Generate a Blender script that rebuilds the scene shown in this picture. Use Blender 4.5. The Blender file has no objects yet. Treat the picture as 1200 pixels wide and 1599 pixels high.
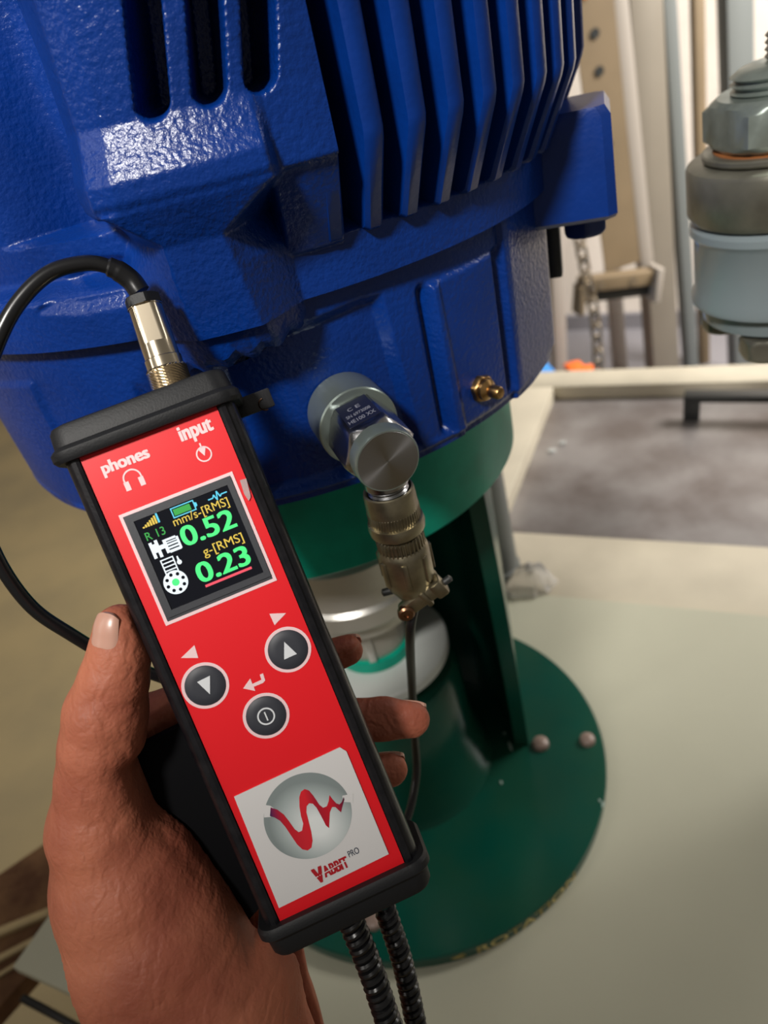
import bpy, bmesh, math
import numpy as np
from mathutils import Matrix, Vector
from mathutils.geometry import tessellate_polygon

SC = bpy.context.scene
COL = SC.collection
PI = math.pi
rng = np.random.default_rng(7)

# ------------------------------------------------------------------ camera
FPX, VX, VY, H, ZF = 1091.0, 1011.0, 2413.0, 0.55, 0.812
_d = math.hypot(VX-600, VY-799.5)
RHO, PIT = math.atan2(VX-600, VY-799.5), math.atan2(FPX, _d)
_R0 = np.array([1, 0, 0.]); FW = np.array([0, math.cos(PIT), -math.sin(PIT)]); _U = np.array([0, math.sin(PIT), math.cos(PIT)])
IM = math.cos(RHO)*_R0 - math.sin(RHO)*_U      # image right
JM = -math.sin(RHO)*_R0 - math.cos(RHO)*_U     # image down
CAM = np.array([.062*H, -.773*H, ZF+H])
cd = bpy.data.cameras.new('camera'); cam = bpy.data.objects.new('camera', cd); COL.objects.link(cam)
cam.matrix_world = Matrix(((IM[0], -JM[0], -FW[0], CAM[0]), (IM[1], -JM[1], -FW[1], CAM[1]), (IM[2], -JM[2], -FW[2], CAM[2]), (0, 0, 0, 1)))
cd.sensor_fit = 'VERTICAL'; cd.sensor_height = 36; cd.lens = 36*FPX/1599
cd.clip_start = 0.01; cd.clip_end = 50
cd.dof.use_dof = True; cd.dof.focus_distance = 0.235; cd.dof.aperture_fstop = 9.5
SC.camera = cam

# ------------------------------------------------------------------ world, lights, exposure
w = bpy.data.worlds.new('world'); SC.world = w; w.use_nodes = True
w.node_tree.nodes['Background'].inputs[0].default_value = (1.0, .93, .82, 1)
w.node_tree.nodes['Background'].inputs[1].default_value = 0.15
def area(name, loc, target, size, power, color=(1, 1, 1), shape='DISK', sy=None):
    ld = bpy.data.lights.new(name, 'AREA'); ld.shape = shape; ld.size = size; ld.energy = power; ld.color = color
    if sy: ld.size_y = sy
    o = bpy.data.objects.new(name, ld); COL.objects.link(o); o.location = loc
    o.rotation_euler = (Vector(target)-Vector(loc)).to_track_quat('-Z', 'Y').to_euler()
    return o
def spot(name, loc, target, radius, power, deg, color):
    ld = bpy.data.lights.new(name, 'SPOT'); ld.energy = power; ld.color = color; ld.shadow_soft_size = radius; ld.spot_size = math.radians(deg); ld.spot_blend = 1.0
    o = bpy.data.objects.new(name, ld); COL.objects.link(o); o.location = loc
    o.rotation_euler = (Vector(target)-Vector(loc)).to_track_quat('-Z', 'Y').to_euler()
spot('lamp_light', (-.40, -.98, 2.18), (-.03, .0, 1.41), .09, 100, 44, (1, .96, .9))
area('tube_lamp_light', (-1.7, -.7, 2.3), (0, 0, 1.1), .12, 4.5, (1, .96, .9), 'RECTANGLE', 1.2)
area('wall_fill_light', (2.3, .7, 2.5), (1.3, 2.0, .7), 1.2, 88, (1, .96, .9)).data.spread = math.radians(122)  # unseen area light added to brighten the back wall, posts and tray
SC.view_settings.view_transform = 'Standard'; SC.view_settings.look = 'None'
SC.view_settings.gamma = 1; SC.view_settings.use_curve_mapping = False
SC.view_settings.exposure = 0.0

# ------------------------------------------------------------------ sight-line helpers (where a surface point of the place lies)
def ray(x, y): return (IM*(x-600)+JM*(y-799.5)+FW*FPX)/FPX
def on_z(x, y, z): r = ray(x, y); return CAM + r*((z-CAM[2])/r[2])
def on_y(x, y, Y): r = ray(x, y); return CAM + r*((Y-CAM[1])/r[1])
def at_d(x, y, d): return CAM + ray(x, y)*d
def on_cyl(x, y, R):
    r = ray(x, y); a = r[0]**2+r[1]**2; b = 2*(r[0]*CAM[0]+r[1]*CAM[1]); e = CAM[0]**2+CAM[1]**2-R*R
    return CAM + r*((-b-math.sqrt(max(b*b-4*a*e, 0)))/2/a)
def az(x, y, R):
    P = on_cyl(x, y, R); return math.degrees(math.atan2(P[0], -P[1])), P[2]-ZF
def pol(a, r, z):                                # a degrees from the -Y side of the motor, z above flange
    t = math.radians(a); return np.array([r*math.sin(t), -r*math.cos(t), ZF+z])

# ------------------------------------------------------------------ materials
def srgb(r, g, b):
    f = lambda c: (c/255/12.92) if c/255 <= .04045 else ((c/255+.055)/1.055)**2.4
    return (f(r), f(g), f(b), 1)
def mat(name, col, rough=.5, metal=0., bump=0., bscale=300., bdet=2., spec=.5, coat=0., var=0., vscale=20., rvar=0., col2=None, emit=None, estr=1., sss=0., aniso=0., alpha=1., trans=0.):
    m = bpy.data.materials.new(name); m.use_nodes = True; nt = m.node_tree; b = nt.nodes['Principled BSDF']
    b.inputs['Base Color'].default_value = col; b.inputs['Roughness'].default_value = rough; b.inputs['Metallic'].default_value = metal
    b.inputs['Specular IOR Level'].default_value = spec; b.inputs['Coat Weight'].default_value = coat; b.inputs['Coat Roughness'].default_value = .12
    b.inputs['Transmission Weight'].default_value = trans
    if aniso: b.inputs['Anisotropic'].default_value = aniso
    if sss: b.inputs['Subsurface Weight'].default_value = sss; b.inputs['Subsurface Radius'].default_value = (.6, .2, .1); b.inputs['Subsurface Scale'].default_value = .006
    if emit: b.inputs['Emission Color'].default_value = emit; b.inputs['Emission Strength'].default_value = estr
    tc = nt.nodes.new('ShaderNodeTexCoord')
    if bump:
        n = nt.nodes.new('ShaderNodeTexNoise'); n.inputs['Scale'].default_value = bscale; n.inputs['Detail'].default_value = bdet
        bp = nt.nodes.new('ShaderNodeBump'); bp.inputs['Strength'].default_value = 1; bp.inputs['Distance'].default_value = bump
        nt.links.new(tc.outputs['Object'], n.inputs['Vector']); nt.links.new(n.outputs['Fac'], bp.inputs['Height']); nt.links.new(bp.outputs['Normal'], b.inputs['Normal'])
    if var or col2:
        n2 = nt.nodes.new('ShaderNodeTexNoise'); n2.inputs['Scale'].default_value = vscale; n2.inputs['Detail'].default_value = 5
        mx = nt.nodes.new('ShaderNodeMix'); mx.data_type = 'RGBA'
        c2 = col2 or tuple(max(0, c*(1-var)) for c in col[:3])+(1,)
        mx.inputs['A'].default_value = col; mx.inputs['B'].default_value = c2
        mr = nt.nodes.new('ShaderNodeMapRange'); mr.inputs['From Min'].default_value = .38; mr.inputs['From Max'].default_value = .66
        nt.links.new(tc.outputs['Object'], n2.inputs['Vector']); nt.links.new(n2.outputs['Fac'], mr.inputs['Value'])
        nt.links.new(mr.outputs['Result'], mx.inputs['Factor']); nt.links.new(mx.outputs['Result'], b.inputs['Base Color'])
        if rvar:
            m3 = nt.nodes.new('ShaderNodeMapRange'); m3.inputs['To Min'].default_value = rough; m3.inputs['To Max'].default_value = rough+rvar
            nt.links.new(n2.outputs['Fac'], m3.inputs['Value']); nt.links.new(m3.outputs['Result'], b.inputs['Roughness'])
    return m
M = {}
M['blue'] = mat('blue_enamel', (.0010, .030, .21, 1), .28, bump=.0005, bscale=480, bdet=3, var=.3, vscale=18, spec=.4)
M['blue_smooth'] = mat('blue_enamel_fins', (.0010, .030, .21, 1), .33, spec=.35, bump=.00015, bscale=400, var=.3, vscale=25)
M['blue_bolt'] = mat('blue_painted_bolt', (.004, .022, .13, 1), .35, bump=.0001, bscale=400)
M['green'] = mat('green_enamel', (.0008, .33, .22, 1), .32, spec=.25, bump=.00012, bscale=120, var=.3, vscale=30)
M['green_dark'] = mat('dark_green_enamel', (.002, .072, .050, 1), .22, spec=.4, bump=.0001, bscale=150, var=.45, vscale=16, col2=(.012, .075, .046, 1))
M['white_plastic'] = mat('white_plastic', (.62, .64, .62, 1), .4)
M['alu'] = mat('machined_aluminium', (.62, .6, .56, 1), .35, .75, bump=.00005, bscale=200)
M['shaft'] = mat('shaft_steel', (.42, .39, .34, 1), .4, .6)
M['steel'] = mat('brushed_stainless', (.42, .42, .43, 1), .24, 1., bump=.00003, bscale=900)
M['steel_base'] = mat('zinc_base', (.32, .38, .35, 1), .3, .75, bump=.00004, bscale=500, var=.2)
M['olive'] = mat('olive_cadmium', (.33, .29, .20, 1), .34, .95, bump=.00004, bscale=700, var=.35, vscale=150)
M['brass'] = mat('brass', (.50, .30, .12, 1), .32, 1., var=.4, vscale=200)
M['copper'] = mat('copper_screw', (.24, .13, .075, 1), .35, 1.)
M['nickel'] = mat('nickel_plug', (.72, .62, .47, 1), .2, 1.)
M['black_plastic'] = mat('black_plastic', (.012, .012, .014, 1), .38, bump=.00005, bscale=1200)
M['black_cap'] = mat('matt_black_end_cap', (.0075, .008, .0095, 1), .55, spec=.35, bump=.00006, bscale=1500)
M['black_metal'] = mat('black_anodised_case', (.005, .005, .007, 1), .28, spec=.4, bump=.00004, bscale=900, var=.3, vscale=200, col2=(.012, .011, .013, 1))
M['black_rubber'] = mat('black_rubber', (.008, .008, .009, 1), .28)
M['gap_shade'] = mat('matt_black_shade', (.002, .002, .003, 1), .8, spec=.15)  # flat black that paints the shade in the palm gap
M['red'] = mat('red_faceplate', srgb(226, 20, 32), .42, spec=.4)
M['print'] = mat('pale_pink_print', srgb(238, 205, 208), .5)
M['bezel'] = mat('dark_grey_bezel', srgb(52, 54, 60), .5, bump=.00003, bscale=1500)
M['lcd'] = mat('lcd_black', (.004, .005, .010, 1), .12, spec=.6)
def em(n, c, s=1.0): M[n] = mat(n, (0, 0, 0, 1), .5, emit=c, estr=s)
em('lcd_green', srgb(70, 245, 130), 1.1); em('lcd_dim_green', srgb(10, 70, 35), .9); em('lcd_white', srgb(235, 245, 250), 1.1); em('lcd_cyan', srgb(90, 215, 245)); em('lcd_yellow', srgb(235, 200, 70)); em('lcd_red', srgb(250, 80, 100)); em('lcd_mid_green', srgb(30, 170, 60))
M['film'] = mat('clear_film', (.9, .88, .88, 1), .2, trans=.7)
M['button'] = mat('charcoal_button', srgb(47, 49, 57), .5)
M['button_print'] = mat('button_print', srgb(215, 218, 222), .5)
M['sticker'] = mat('white_sticker', srgb(214, 212, 212), .4)
M['logo_grey'] = mat('logo_grey', srgb(150, 160, 160), .45)
M['logo_red'] = mat('logo_red', srgb(175, 15, 30), .45)
M['logo_navy'] = mat('logo_navy', srgb(40, 50, 70), .45)
M['skin_nail'] = mat('nail', srgb(196, 150, 132), .3, spec=.5, bump=.00002, bscale=600, sss=.1)
M['plate'] = mat('cream_fibreglass_sheet', (.56, .55, .43, 1), .42, bump=.00006, bscale=300, var=.06, vscale=6)
M['frame'] = mat('cream_painted_frame', (.62, .56, .44, 1), .45, var=.12, vscale=12)
M['tray'] = mat('stained_steel_tray', (.36, .335, .33, 1), .3, .3, bump=.0006, bscale=60, col2=(.19, .16, .15, 1), vscale=9, rvar=.25)
M['floor'] = mat('tan_floor', (.46, .36, .19, 1), .55, col2=(.36, .29, .165, 1), vscale=3)
M['wall'] = mat('white_wall', (.80, .72, .64, 1), .8, var=.05)
M['post_tan'] = mat('tan_post', (.20, .145, .085, 1), .5, var=.12, vscale=8)
M['post_light'] = mat('light_grey_post', (.34, .30, .26, 1), .5)
M['post_beige'] = mat('beige_column', (.185, .16, .125, 1), .5, var=.08, vscale=5)
M['post_grey'] = mat('blue_grey_post', (.13, .14, .135, 1), .5)
M['plinth'] = mat('grey_plinth', (.21, .20, .215, 1), .6)
M['chain'] = mat('chain_steel', (.25, .2, .14, 1), .45, .6)
M['dark_steel'] = mat('dark_steel', (.02, .022, .022, 1), .45)
M['orange'] = mat('orange_plastic', (.95, .16, .01, 1), .45)
M['blue_crate'] = mat('bright_blue_plastic', (.03, .25, .68, 1), .45)
M['grey_paint'] = mat('blue_grey_enamel', (.25, .30, .32, 1), .3, coat=.3, var=.06)
M['old_steel'] = mat('tarnished_steel', (.27, .26, .21, 1), .36, .55, bump=.00012, bscale=150, var=.4, vscale=40)
M['zinc'] = mat('zinc_plated', (.40, .46, .42, 1), .3, .6, bump=.00015, bscale=120, var=.35, vscale=60)
M['rust'] = mat('rust', (.35, .12, .03, 1), .8)
M['bolt_paint'] = mat('pinkish_primer_bolt', (.30, .215, .18, 1), .35, bump=.0003, bscale=200)
M['weld'] = mat('pale_weld_spatter', (.35, .45, .4, 1), .3)
M['cream_print'] = mat('cream_stencil_paint', (.78, .64, .26, 1), .6)
M['sawdust'] = mat('brown_debris', (.17, .085, .035, 1), .9, bump=.003, bscale=60, col2=(.08, .03, .01, 1), vscale=30)
M['wood'] = mat('pale_wood_strip', (.50, .38, .2, 1), .6, var=.3, vscale=30)
M['label_dark'] = mat('dark_engraved_label', srgb(38, 42, 66), .35, .5)
M['label_text'] = mat('engraved_text', srgb(120, 122, 135), .4)

# gradient print for the logo sphere and ribbon
def ramp_mat(name, stops, vec, rough=.45):
    m = bpy.data.materials.new(name); m.use_nodes = True; nt = m.node_tree; b = nt.nodes['Principled BSDF']; b.inputs['Roughness'].default_value = rough
    tc = nt.nodes.new('ShaderNodeTexCoord'); g = nt.nodes.new('ShaderNodeTexGradient'); mp = nt.nodes.new('ShaderNodeMapping')
    cr = nt.nodes.new('ShaderNodeValToRGB'); g.gradient_type = vec
    nt.links.new(tc.outputs['Generated'], mp.inputs['Vector']); nt.links.new(mp.outputs['Vector'], g.inputs['Vector']); nt.links.new(g.outputs['Fac'], cr.inputs['Fac']); nt.links.new(cr.outputs['Color'], b.inputs['Base Color'])
    while len(cr.color_ramp.elements) > 1: cr.color_ramp.elements.remove(cr.color_ramp.elements[0])
    cr.color_ramp.elements[0].position = stops[0][0]; cr.color_ramp.elements[0].color = stops[0][1]
    for p, c in stops[1:]: e = cr.color_ramp.elements.new(p); e.color = c
    return m, mp
M['logo_sphere'], mp = ramp_mat('logo_sphere_print', [(0, srgb(128, 138, 138)), (.25, srgb(165, 175, 175)), (.8, srgb(226, 230, 230))], 'SPHERICAL')
mp.inputs['Location'].default_value = (-1.1, -.7, 0); mp.inputs['Scale'].default_value = (1.9, 1.9, 0)
M['logo_ribbon'], mp = ramp_mat('logo_ribbon_print', [(0, srgb(40, 25, 80)), (.16, srgb(185, 12, 35)), (.36, srgb(205, 30, 45)), (.5, srgb(215, 25, 40)), (.62, srgb(165, 10, 40)), (.8, srgb(200, 10, 35)), (1, srgb(70, 10, 50))], 'LINEAR')

def skin_mat():
    m = bpy.data.materials.new('brown_skin'); m.use_nodes = True; nt = m.node_tree; b = nt.nodes['Principled BSDF']; L = nt.links.new
    tc = nt.nodes.new('ShaderNodeTexCoord')
    n = nt.nodes.new('ShaderNodeTexNoise'); n.inputs['Scale'].default_value = 26; n.inputs['Detail'].default_value = 6
    cr = nt.nodes.new('ShaderNodeValToRGB'); cr.color_ramp.elements[0].position = .36; cr.color_ramp.elements[0].color = srgb(154, 84, 64)
    cr.color_ramp.elements[1].position = .66; cr.color_ramp.elements[1].color = srgb(190, 116, 88)
    L(tc.outputs['Object'], n.inputs['Vector']); L(n.outputs['Fac'], cr.inputs['Fac']); L(cr.outputs['Color'], b.inputs['Base Color'])
    b.inputs['Roughness'].default_value = .55; b.inputs['Specular IOR Level'].default_value = .35; b.inputs['Subsurface Weight'].default_value = .12; b.inputs['Subsurface Radius'].default_value = (1, .3, .15); b.inputs['Subsurface Scale'].default_value = .004
    v = nt.nodes.new('ShaderNodeTexVoronoi'); v.inputs['Scale'].default_value = 520; v.feature = 'DISTANCE_TO_EDGE'
    n2 = nt.nodes.new('ShaderNodeTexNoise'); n2.inputs['Scale'].default_value = 150; n2.inputs['Detail'].default_value = 5
    mp = nt.nodes.new('ShaderNodeMapping'); mp.inputs['Scale'].default_value = (1, .55, 1); mp.inputs['Rotation'].default_value = (0, 0, .7)
    n3 = nt.nodes.new('ShaderNodeTexWave'); n3.inputs['Scale'].default_value = 60; n3.inputs['Distortion'].default_value = 14; n3.inputs['Detail'].default_value = 3; n3.inputs['Detail Scale'].default_value = 1.6
    L(tc.outputs['Object'], mp.inputs['Vector']); L(mp.outputs['Vector'], n3.inputs['Vector']); L(tc.outputs['Object'], v.inputs['Vector']); L(tc.outputs['Object'], n2.inputs['Vector'])
    b1 = nt.nodes.new('ShaderNodeBump'); b1.inputs['Distance'].default_value = .0005; b1.inputs['Strength'].default_value = .35
    b2 = nt.nodes.new('ShaderNodeBump'); b2.inputs['Distance'].default_value = .0008; b2.inputs['Strength'].default_value = .5
    b3 = nt.nodes.new('ShaderNodeBump'); b3.inputs['Distance'].default_value = .0005; b3.inputs['Strength'].default_value = .35
    L(v.outputs['Distance'], b1.inputs['Height']); L(n2.outputs['Fac'], b2.inputs['Height']); L(n3.outputs['Fac'], b3.inputs['Height'])
    L(b1.outputs['Normal'], b2.inputs['Normal']); L(b2.outputs['Normal'], b3.inputs['Normal']); L(b3.outputs['Normal'], b.inputs['Normal'])
    return m
M['skin'] = skin_mat()

# ------------------------------------------------------------------ object helpers
INV = {}
def thing(name, label, cat, loc=(0, 0, 0), group=None):
    o = bpy.data.objects.new(name, None); o.empty_display_size = .02; COL.objects.link(o); o.location = loc
    o['label'] = label; o['category'] = cat
    if group: o['group'] = group
    INV[o] = np.array(loc, float); return o
def obj(name, V, Fc, m, parent=None, smooth=True, label=None, cat=None, kind=None, group=None, auto=35, base=None):
    """V world coordinates -> one mesh object; children keep the thing's origin"""
    V = np.asarray(V, float)
    if parent is None: off = np.array(base if base is not None else [V[:, 0].mean(), V[:, 1].mean(), V[:, 2].min()])
    else: off = INV[parent]
    me = bpy.data.meshes.new(name); me.from_pydata((V-off).tolist(), [], [list(map(int, f)) for f in Fc]); me.validate()
    bm = bmesh.new(); bm.from_mesh(me); bmesh.ops.recalc_face_normals(bm, faces=bm.faces)
    if smooth:
        for f in bm.faces: f.smooth = True
        ca = math.radians(auto)
        for e in bm.edges:
            if len(e.link_faces) == 2 and e.calc_face_angle(0) > ca: e.smooth = False
    bm.to_mesh(me); bm.free()
    me.materials.append(M[m]); o = bpy.data.objects.new(name, me); COL.objects.link(o)
    if parent is None: o.location = off; INV[o] = off
    else: o.parent = parent; INV[o] = off
    if label: o['label'] = label
    if cat: o['category'] = cat
    if kind: o['kind'] = kind
    if group: o['group'] = group
    return o
def join(*ms):
    V = []; Fc = []; k = 0
    for v, f in ms:
        v = np.asarray(v, float); V.append(v); Fc += [[i+k for i in q] for q in f]; k += len(v)
    return np.vstack(V), Fc
def xf(vf, mtx):
    v, f = vf; v = np.asarray(v, float); m = np.asarray(mtx); return v@m[:3, :3].T + m[:3, 3], f
def basis(o, x, y, z):
    m = np.eye(4); m[:3, 0] = x; m[:3, 1] = y; m[:3, 2] = z; m[:3, 3] = o; return m
def axis_frame(o, z, xhint=(0, 0, 1)):
    z = np.array(z, float); z /= np.linalg.norm(z); x = np.array(xhint, float); x = x-z*(x@z)
    if np.linalg.norm(x) < 1e-6: x = np.array([1, 0, 0.])-z*z[0]
    x /= np.linalg.norm(x); return basis(o, x, np.cross(z, x), z)
def lathe(prof, seg=48, close=True, a0=0, a1=2*PI):
    """prof [(r,z)...] about local Z"""
    full = abs(a1-a0-2*PI) < 1e-6; n = seg if full else seg+1; V = []; Fc = []
    for r, z in prof:
        for k in range(n):
            t = a0+(a1-a0)*k/seg; V.append((r*math.cos(t), r*math.sin(t), z))
    for i in range(len(prof)-1):
        for k in range(seg):
            k2 = (k+1) % n; Fc.append((i*n+k, i*n+k2, (i+1)*n+k2, (i+1)*n+k))
    if close and full:
        Fc.append(tuple(range(n))[::-1]); Fc.append(tuple(range((len(prof)-1)*n, len(prof)*n)))
    return V, Fc
def loops(ls, close=True):
    n = len(ls[0]); V = [p for l in ls for p in l]; Fc = []
    for i in range(len(ls)-1):
        for k in range(n):
            k2 = (k+1) % n; Fc.append((i*n+k, i*n+k2, (i+1)*n+k2, (i+1)*n+k))
    if close: Fc.append(tuple(range(n))[::-1]); Fc.append(tuple(range((len(ls)-1)*n, len(ls)*n)))
    return V, Fc
def box(x0, x1, y0, y1, z0, z1, bev=0.):
    b = min(bev, (x1-x0)*.45, (y1-y0)*.45, (z1-z0)*.45)
    def rr(ins, z):
        c = b
        xa, xb, ya, yb = x0+ins, x1-ins, y0+ins, y1-ins; pts = []
        for cx, cy, s in ((xb-c, yb-c, 0), (xa+c, yb-c, 1), (xa+c, ya+c, 2), (xb-c, ya+c, 3)):
            for q in (0, .5, 1): t = (s+q)*PI/2; pts.append((cx+c*math.cos(t), cy+c*math.sin(t), z))
        return pts
    if b <= 0:
        V = [(x, y, z) for z in (z0, z1) for x, y in ((x0, y0), (x1, y0), (x1, y1), (x0, y1))]
        return V, [(3, 2, 1, 0), (4, 5, 6, 7), (0, 1, 5, 4), (1, 2, 6, 5), (2, 3, 7, 6), (3, 0, 4, 7)]
    return loops([rr(b*.6, z0), rr(b*.15, z0+b*.3), rr(0, z0+b), rr(0, z1-b), rr(b*.15, z1-b*.3), rr(b*.6, z1)])
def poly(pts, z0, z1):
    """extruded simple polygon (2d) in local XY, may be concave"""
    n = len(pts); V = [(p[0], p[1], z0) for p in pts]+[(p[0], p[1], z1) for p in pts]
    tr = tessellate_polygon([[Vector((p[0], p[1], 0)) for p in pts]])
    Fc = [tuple(t) for t in tr]+[tuple(i+n for i in t) for t in tr]+[(i, (i+1) % n, (i+1) % n+n, i+n) for i in range(n)]
    return V, Fc
def smooth_path(P, n=8):
    P = [np.array(p, float) for p in P]; Q = [2*P[0]-P[1]]+P+[2*P[-1]-P[-2]]; out = []
    for i in range(1, len(Q)-2):
        a, b, c, d = Q[i-1:i+3]
        for k in range(n):
            t = k/n; out.append(.5*((2*b)+(c-a)*t+(2*a-5*b+4*c-d)*t*t+(3*b-a-3*c+d)*t**3))
    out.append(P[-1]); return out
def tube(P, r, seg=12):
    P = [np.array(p, float) for p in P]; ls = []; T = np.gradient(np.array(P), axis=0); T /= np.linalg.norm(T, axis=1)[:, None]
    x = np.cross(T[0], (0.3, .2, 1)); x /= np.linalg.norm(x)
    for i, p in enumerate(P):
        x = x-T[i]*(x@T[i]); x /= np.linalg.norm(x); y = np.cross(T[i], x); rr = r[i] if hasattr(r, '__len__') else r
        ls.append([p+(x*math.cos(2*PI*k/seg)+y*math.sin(2*PI*k/seg))*rr for k in range(seg)])
    return loops(ls)
def knurl(r, z0, z1, n, depth, seg_per=4):
    ls = []
    for z, ins in ((z0, depth), (z0+(z1-z0)*.08, 0), (z1-(z1-z0)*.08, 0), (z1, depth)):
        l = []
        for k in range(n*seg_per):
            t = 2*PI*k/(n*seg_per); q = (k % seg_per)/seg_per
            rr = r-ins if ins else r-(depth if q >= .5 else 0)
            l.append((rr*math.cos(t), rr*math.sin(t), z))
        ls.append(l)
    return loops(ls)
def hexprism(af, z0, z1, cham=.12, rot=0):
    """hexagon across flats af, chamfered corners at both ends"""
    R = af/math.sqrt(3); ls = []
    n = 48
    def rad(t):
        t = (t-rot) % (PI/3); return (af/2)/math.cos(t-PI/6)
    h = z1-z0
    for z, lim in ((z0, af/2*.96), (z0+h*cham*.5, af/2*1.05), (z0+h*cham, 9), (z1-h*cham, 9), (z1-h*cham*.5, af/2*1.05), (z1, af/2*.96)):
        ls.append([(min(rad(2*PI*k/n), lim)*math.cos(2*PI*k/n), min(rad(2*PI*k/n), lim)*math.sin(2*PI*k/n), z) for k in range(n)])
    return loops(ls)
def text_mesh(s, size, bold=0., sx=1.):
    c = bpy.data.curves.new('t', 'FONT'); c.body = s; c.size = size; c.offset = bold; c.align_x = 'LEFT'; c.extrude = 0
    o = bpy.data.objects.new('t', c); COL.objects.link(o); bpy.context.view_layer.update()
    me = o.evaluated_get(bpy.context.evaluated_depsgraph_get()).to_mesh()
    V = np.array([v.co[:] for v in me.vertices]); Fc = [tuple(p.vertices) for p in me.polygons]
    bpy.data.objects.remove(o); bpy.data.curves.remove(c)
    V[:, 0] *= sx; return V, Fc
def fit_text(s, x0, x1, y0, y1, bold=0.):
    """flat text fitted in a local rectangle; bold = stroke thickening by shifted copies (fraction of the size)"""
    V, Fc = text_mesh(s, 1., 0); n0 = len(V)
    if bold:
        Vs, Fs = [], []
        for k, (dx, dy) in enumerate([(q, p) for q in (-1, -.33, .33, 1) for p in (-.45, .45)]): Vs.append(V+[dx*bold, dy*bold, k*.0012*(y1-y0)]); Fs += [tuple(i+k*n0 for i in f) for f in Fc]
        V, Fc = np.vstack(Vs), Fs
    lo, hi = V.min(0), V.max(0)
    V[:, 0] = x0+(V[:, 0]-lo[0])/(hi[0]-lo[0])*(x1-x0); V[:, 1] = y0+(V[:, 1]-lo[1])/(hi[1]-lo[1])*(y1-y0); return V, Fc

# ================================================================== SETTING
Z45 = -29.5
e1 = np.array([math.cos(math.radians(Z45)), math.sin(math.radians(Z45)), 0]); e2 = np.array([-e1[1], e1[0], 0])
ez = np.array([0, 0, 1.])
def obox(o, ex, ey, a0, a1, b0, b1, z0, z1, bev=.0):
    return xf(box(a0, a1, b0, b1, z0, z1, bev), basis(o, ex, ey, ez))
obj('floor', *box(-4, 5, -2.5, 4.6, -.05, 0), 'floor', kind='structure', smooth=False)
wd = np.array([math.cos(math.radians(-34)), math.sin(math.radians(-34)), 0]); wn = np.array([-wd[1], wd[0], 0])
WO = np.array([1.29, 2.72, 0])
obj('wall_back', *obox(WO, wd, wn, -4.5, 3.2, 0, .1, 0, 2.9), 'wall', kind='structure', smooth=False)
obj('baseboard_back', *obox(WO, wd, wn, -4.5, 3.2, -.03, 0, .02, .09), 'plinth', kind='structure', smooth=False)
obj('trim_1', *obox(WO, wd, wn, -.6, 3.2, -1.5, -.0, 0, .02), 'plinth', kind='structure', smooth=False)
obj('wall_left', *box(-4, -3.9, -2.5, 4.6, 0, 2.9), 'wall', kind='structure', smooth=False)

# ---- skid table: cream frame round a sunken steel tray
A = on_z(870, 590, .79)
def T2(p): d = np.array(p)-A; return d@e1, d@e2
def Bx(a0, a1, b0, b1, z0, z1, bev=.003): return obox(np.array([A[0], A[1], 0]), e1, e2, a0, a1, b0, b1, z0, z1, bev)
near = T2(on_z(800, 830, .79))[1]; near1 = T2(on_z(1000, 948, .79))[1]; left = min(T2(on_z(790, 650, .79))[0], T2(A)[0])
tb = thing('tray_table', 'cream steel frame table with a sunken stained grey metal tray, behind the motor', 'table', (A[0], A[1], 0))
fw = .06
LX = -.035
obj('frame_beam', *Bx(LX-.06, 1.3, -.035, .03, .73, .79), 'frame', tb)
obj('frame_beam', *Bx(LX-.06, LX+.035, near+.0, -.035, .73, .79), 'frame', tb)
obj('frame_beam', *Bx(LX-.06, 1.3, near-.145, near, .73, .79), 'frame', tb)
obj('frame_beam', *Bx(LX-.06, LX+.0, near-.55, near-.145, .73, .79), 'frame', tb)
obj('frame_beam', *Bx(LX, 1.3, near-.55, near-.49, .73, .79), 'frame', tb)
obj('tray', *Bx(LX+.035, 1.3, near, -.035, .755, .765, .001), 'tray', tb, label='stained grey metal tray')
for a, b in ((-.06, near-.5), (1.2, near-.5), (1.2, 0), (-.06, -.01)):
    obj('leg', *Bx(a-.025, a+.025, b-.025, b+.025, 0, .73), 'frame', tb)
fk = []
for (x, y), r_ in (((862, 704), .0055), ((879, 692), .005)):
    v, f = lathe([(r_, 0), (r_*.9, .0022), (r_*.3, .003)], 9); v = np.array(v)*[1.3, .8, 1]+rng.normal(0, .0004, (27, 3)); fk.append(xf((v, f), basis(on_z(x, y, .766), (1, 0, 0), (0, 1, 0), ez)))
obj('flake', *fk[0], 'white_plastic', tb, label='white flake on the tray'); obj('flake', *fk[1], 'white_plastic', tb, label='white flake on the tray')
# ---- cream sheet the motor stand sits on
cL = on_z(20, 1510, .80); PE = .511
pl = [tuple((cL+e1*a_+e2*b_)[:2]) for a_, b_ in ((0, 0), (1.75, 0), (1.75, PE), (0, PE))]
sheet = obj('base_sheet', *poly(pl, .79, .80), 'plate', smooth=False, label='cream fibreglass sheet under the green motor stand', cat='sheet')

# black angle bracket on tray
br = thing('steel_angle', 'black steel angle bar standing on the grey tray, upper right', 'bracket', on_z(1080, 655, .765))
p0 = on_z(1080, 657, .765); p1 = p0+np.array([0, 0, .045]); 
q1 = on_z(1205, 622, .805); dx = q1-p1; dx[2] = 0; dx /= np.linalg.norm(dx); dy = np.array([-dx[1], dx[0], 0])
obj('crossbar', *obox(np.array([p0[0], p0[1], .765]), dx, dy, -.012, .3, -.004, .022, .034, .044, .001), 'dark_steel', br)
obj('leg', *obox(np.array([p0[0], p0[1], .765]), dx, dy, -.012, .012, -.002, .004, 0, .034, .0005), 'dark_steel', br)
obj('leg', *obox(np.array([p0[0], p0[1], .765]), dx, dy, .276, .30, -.002, .004, 0, .034, .0005), 'dark_steel', br)

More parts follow.
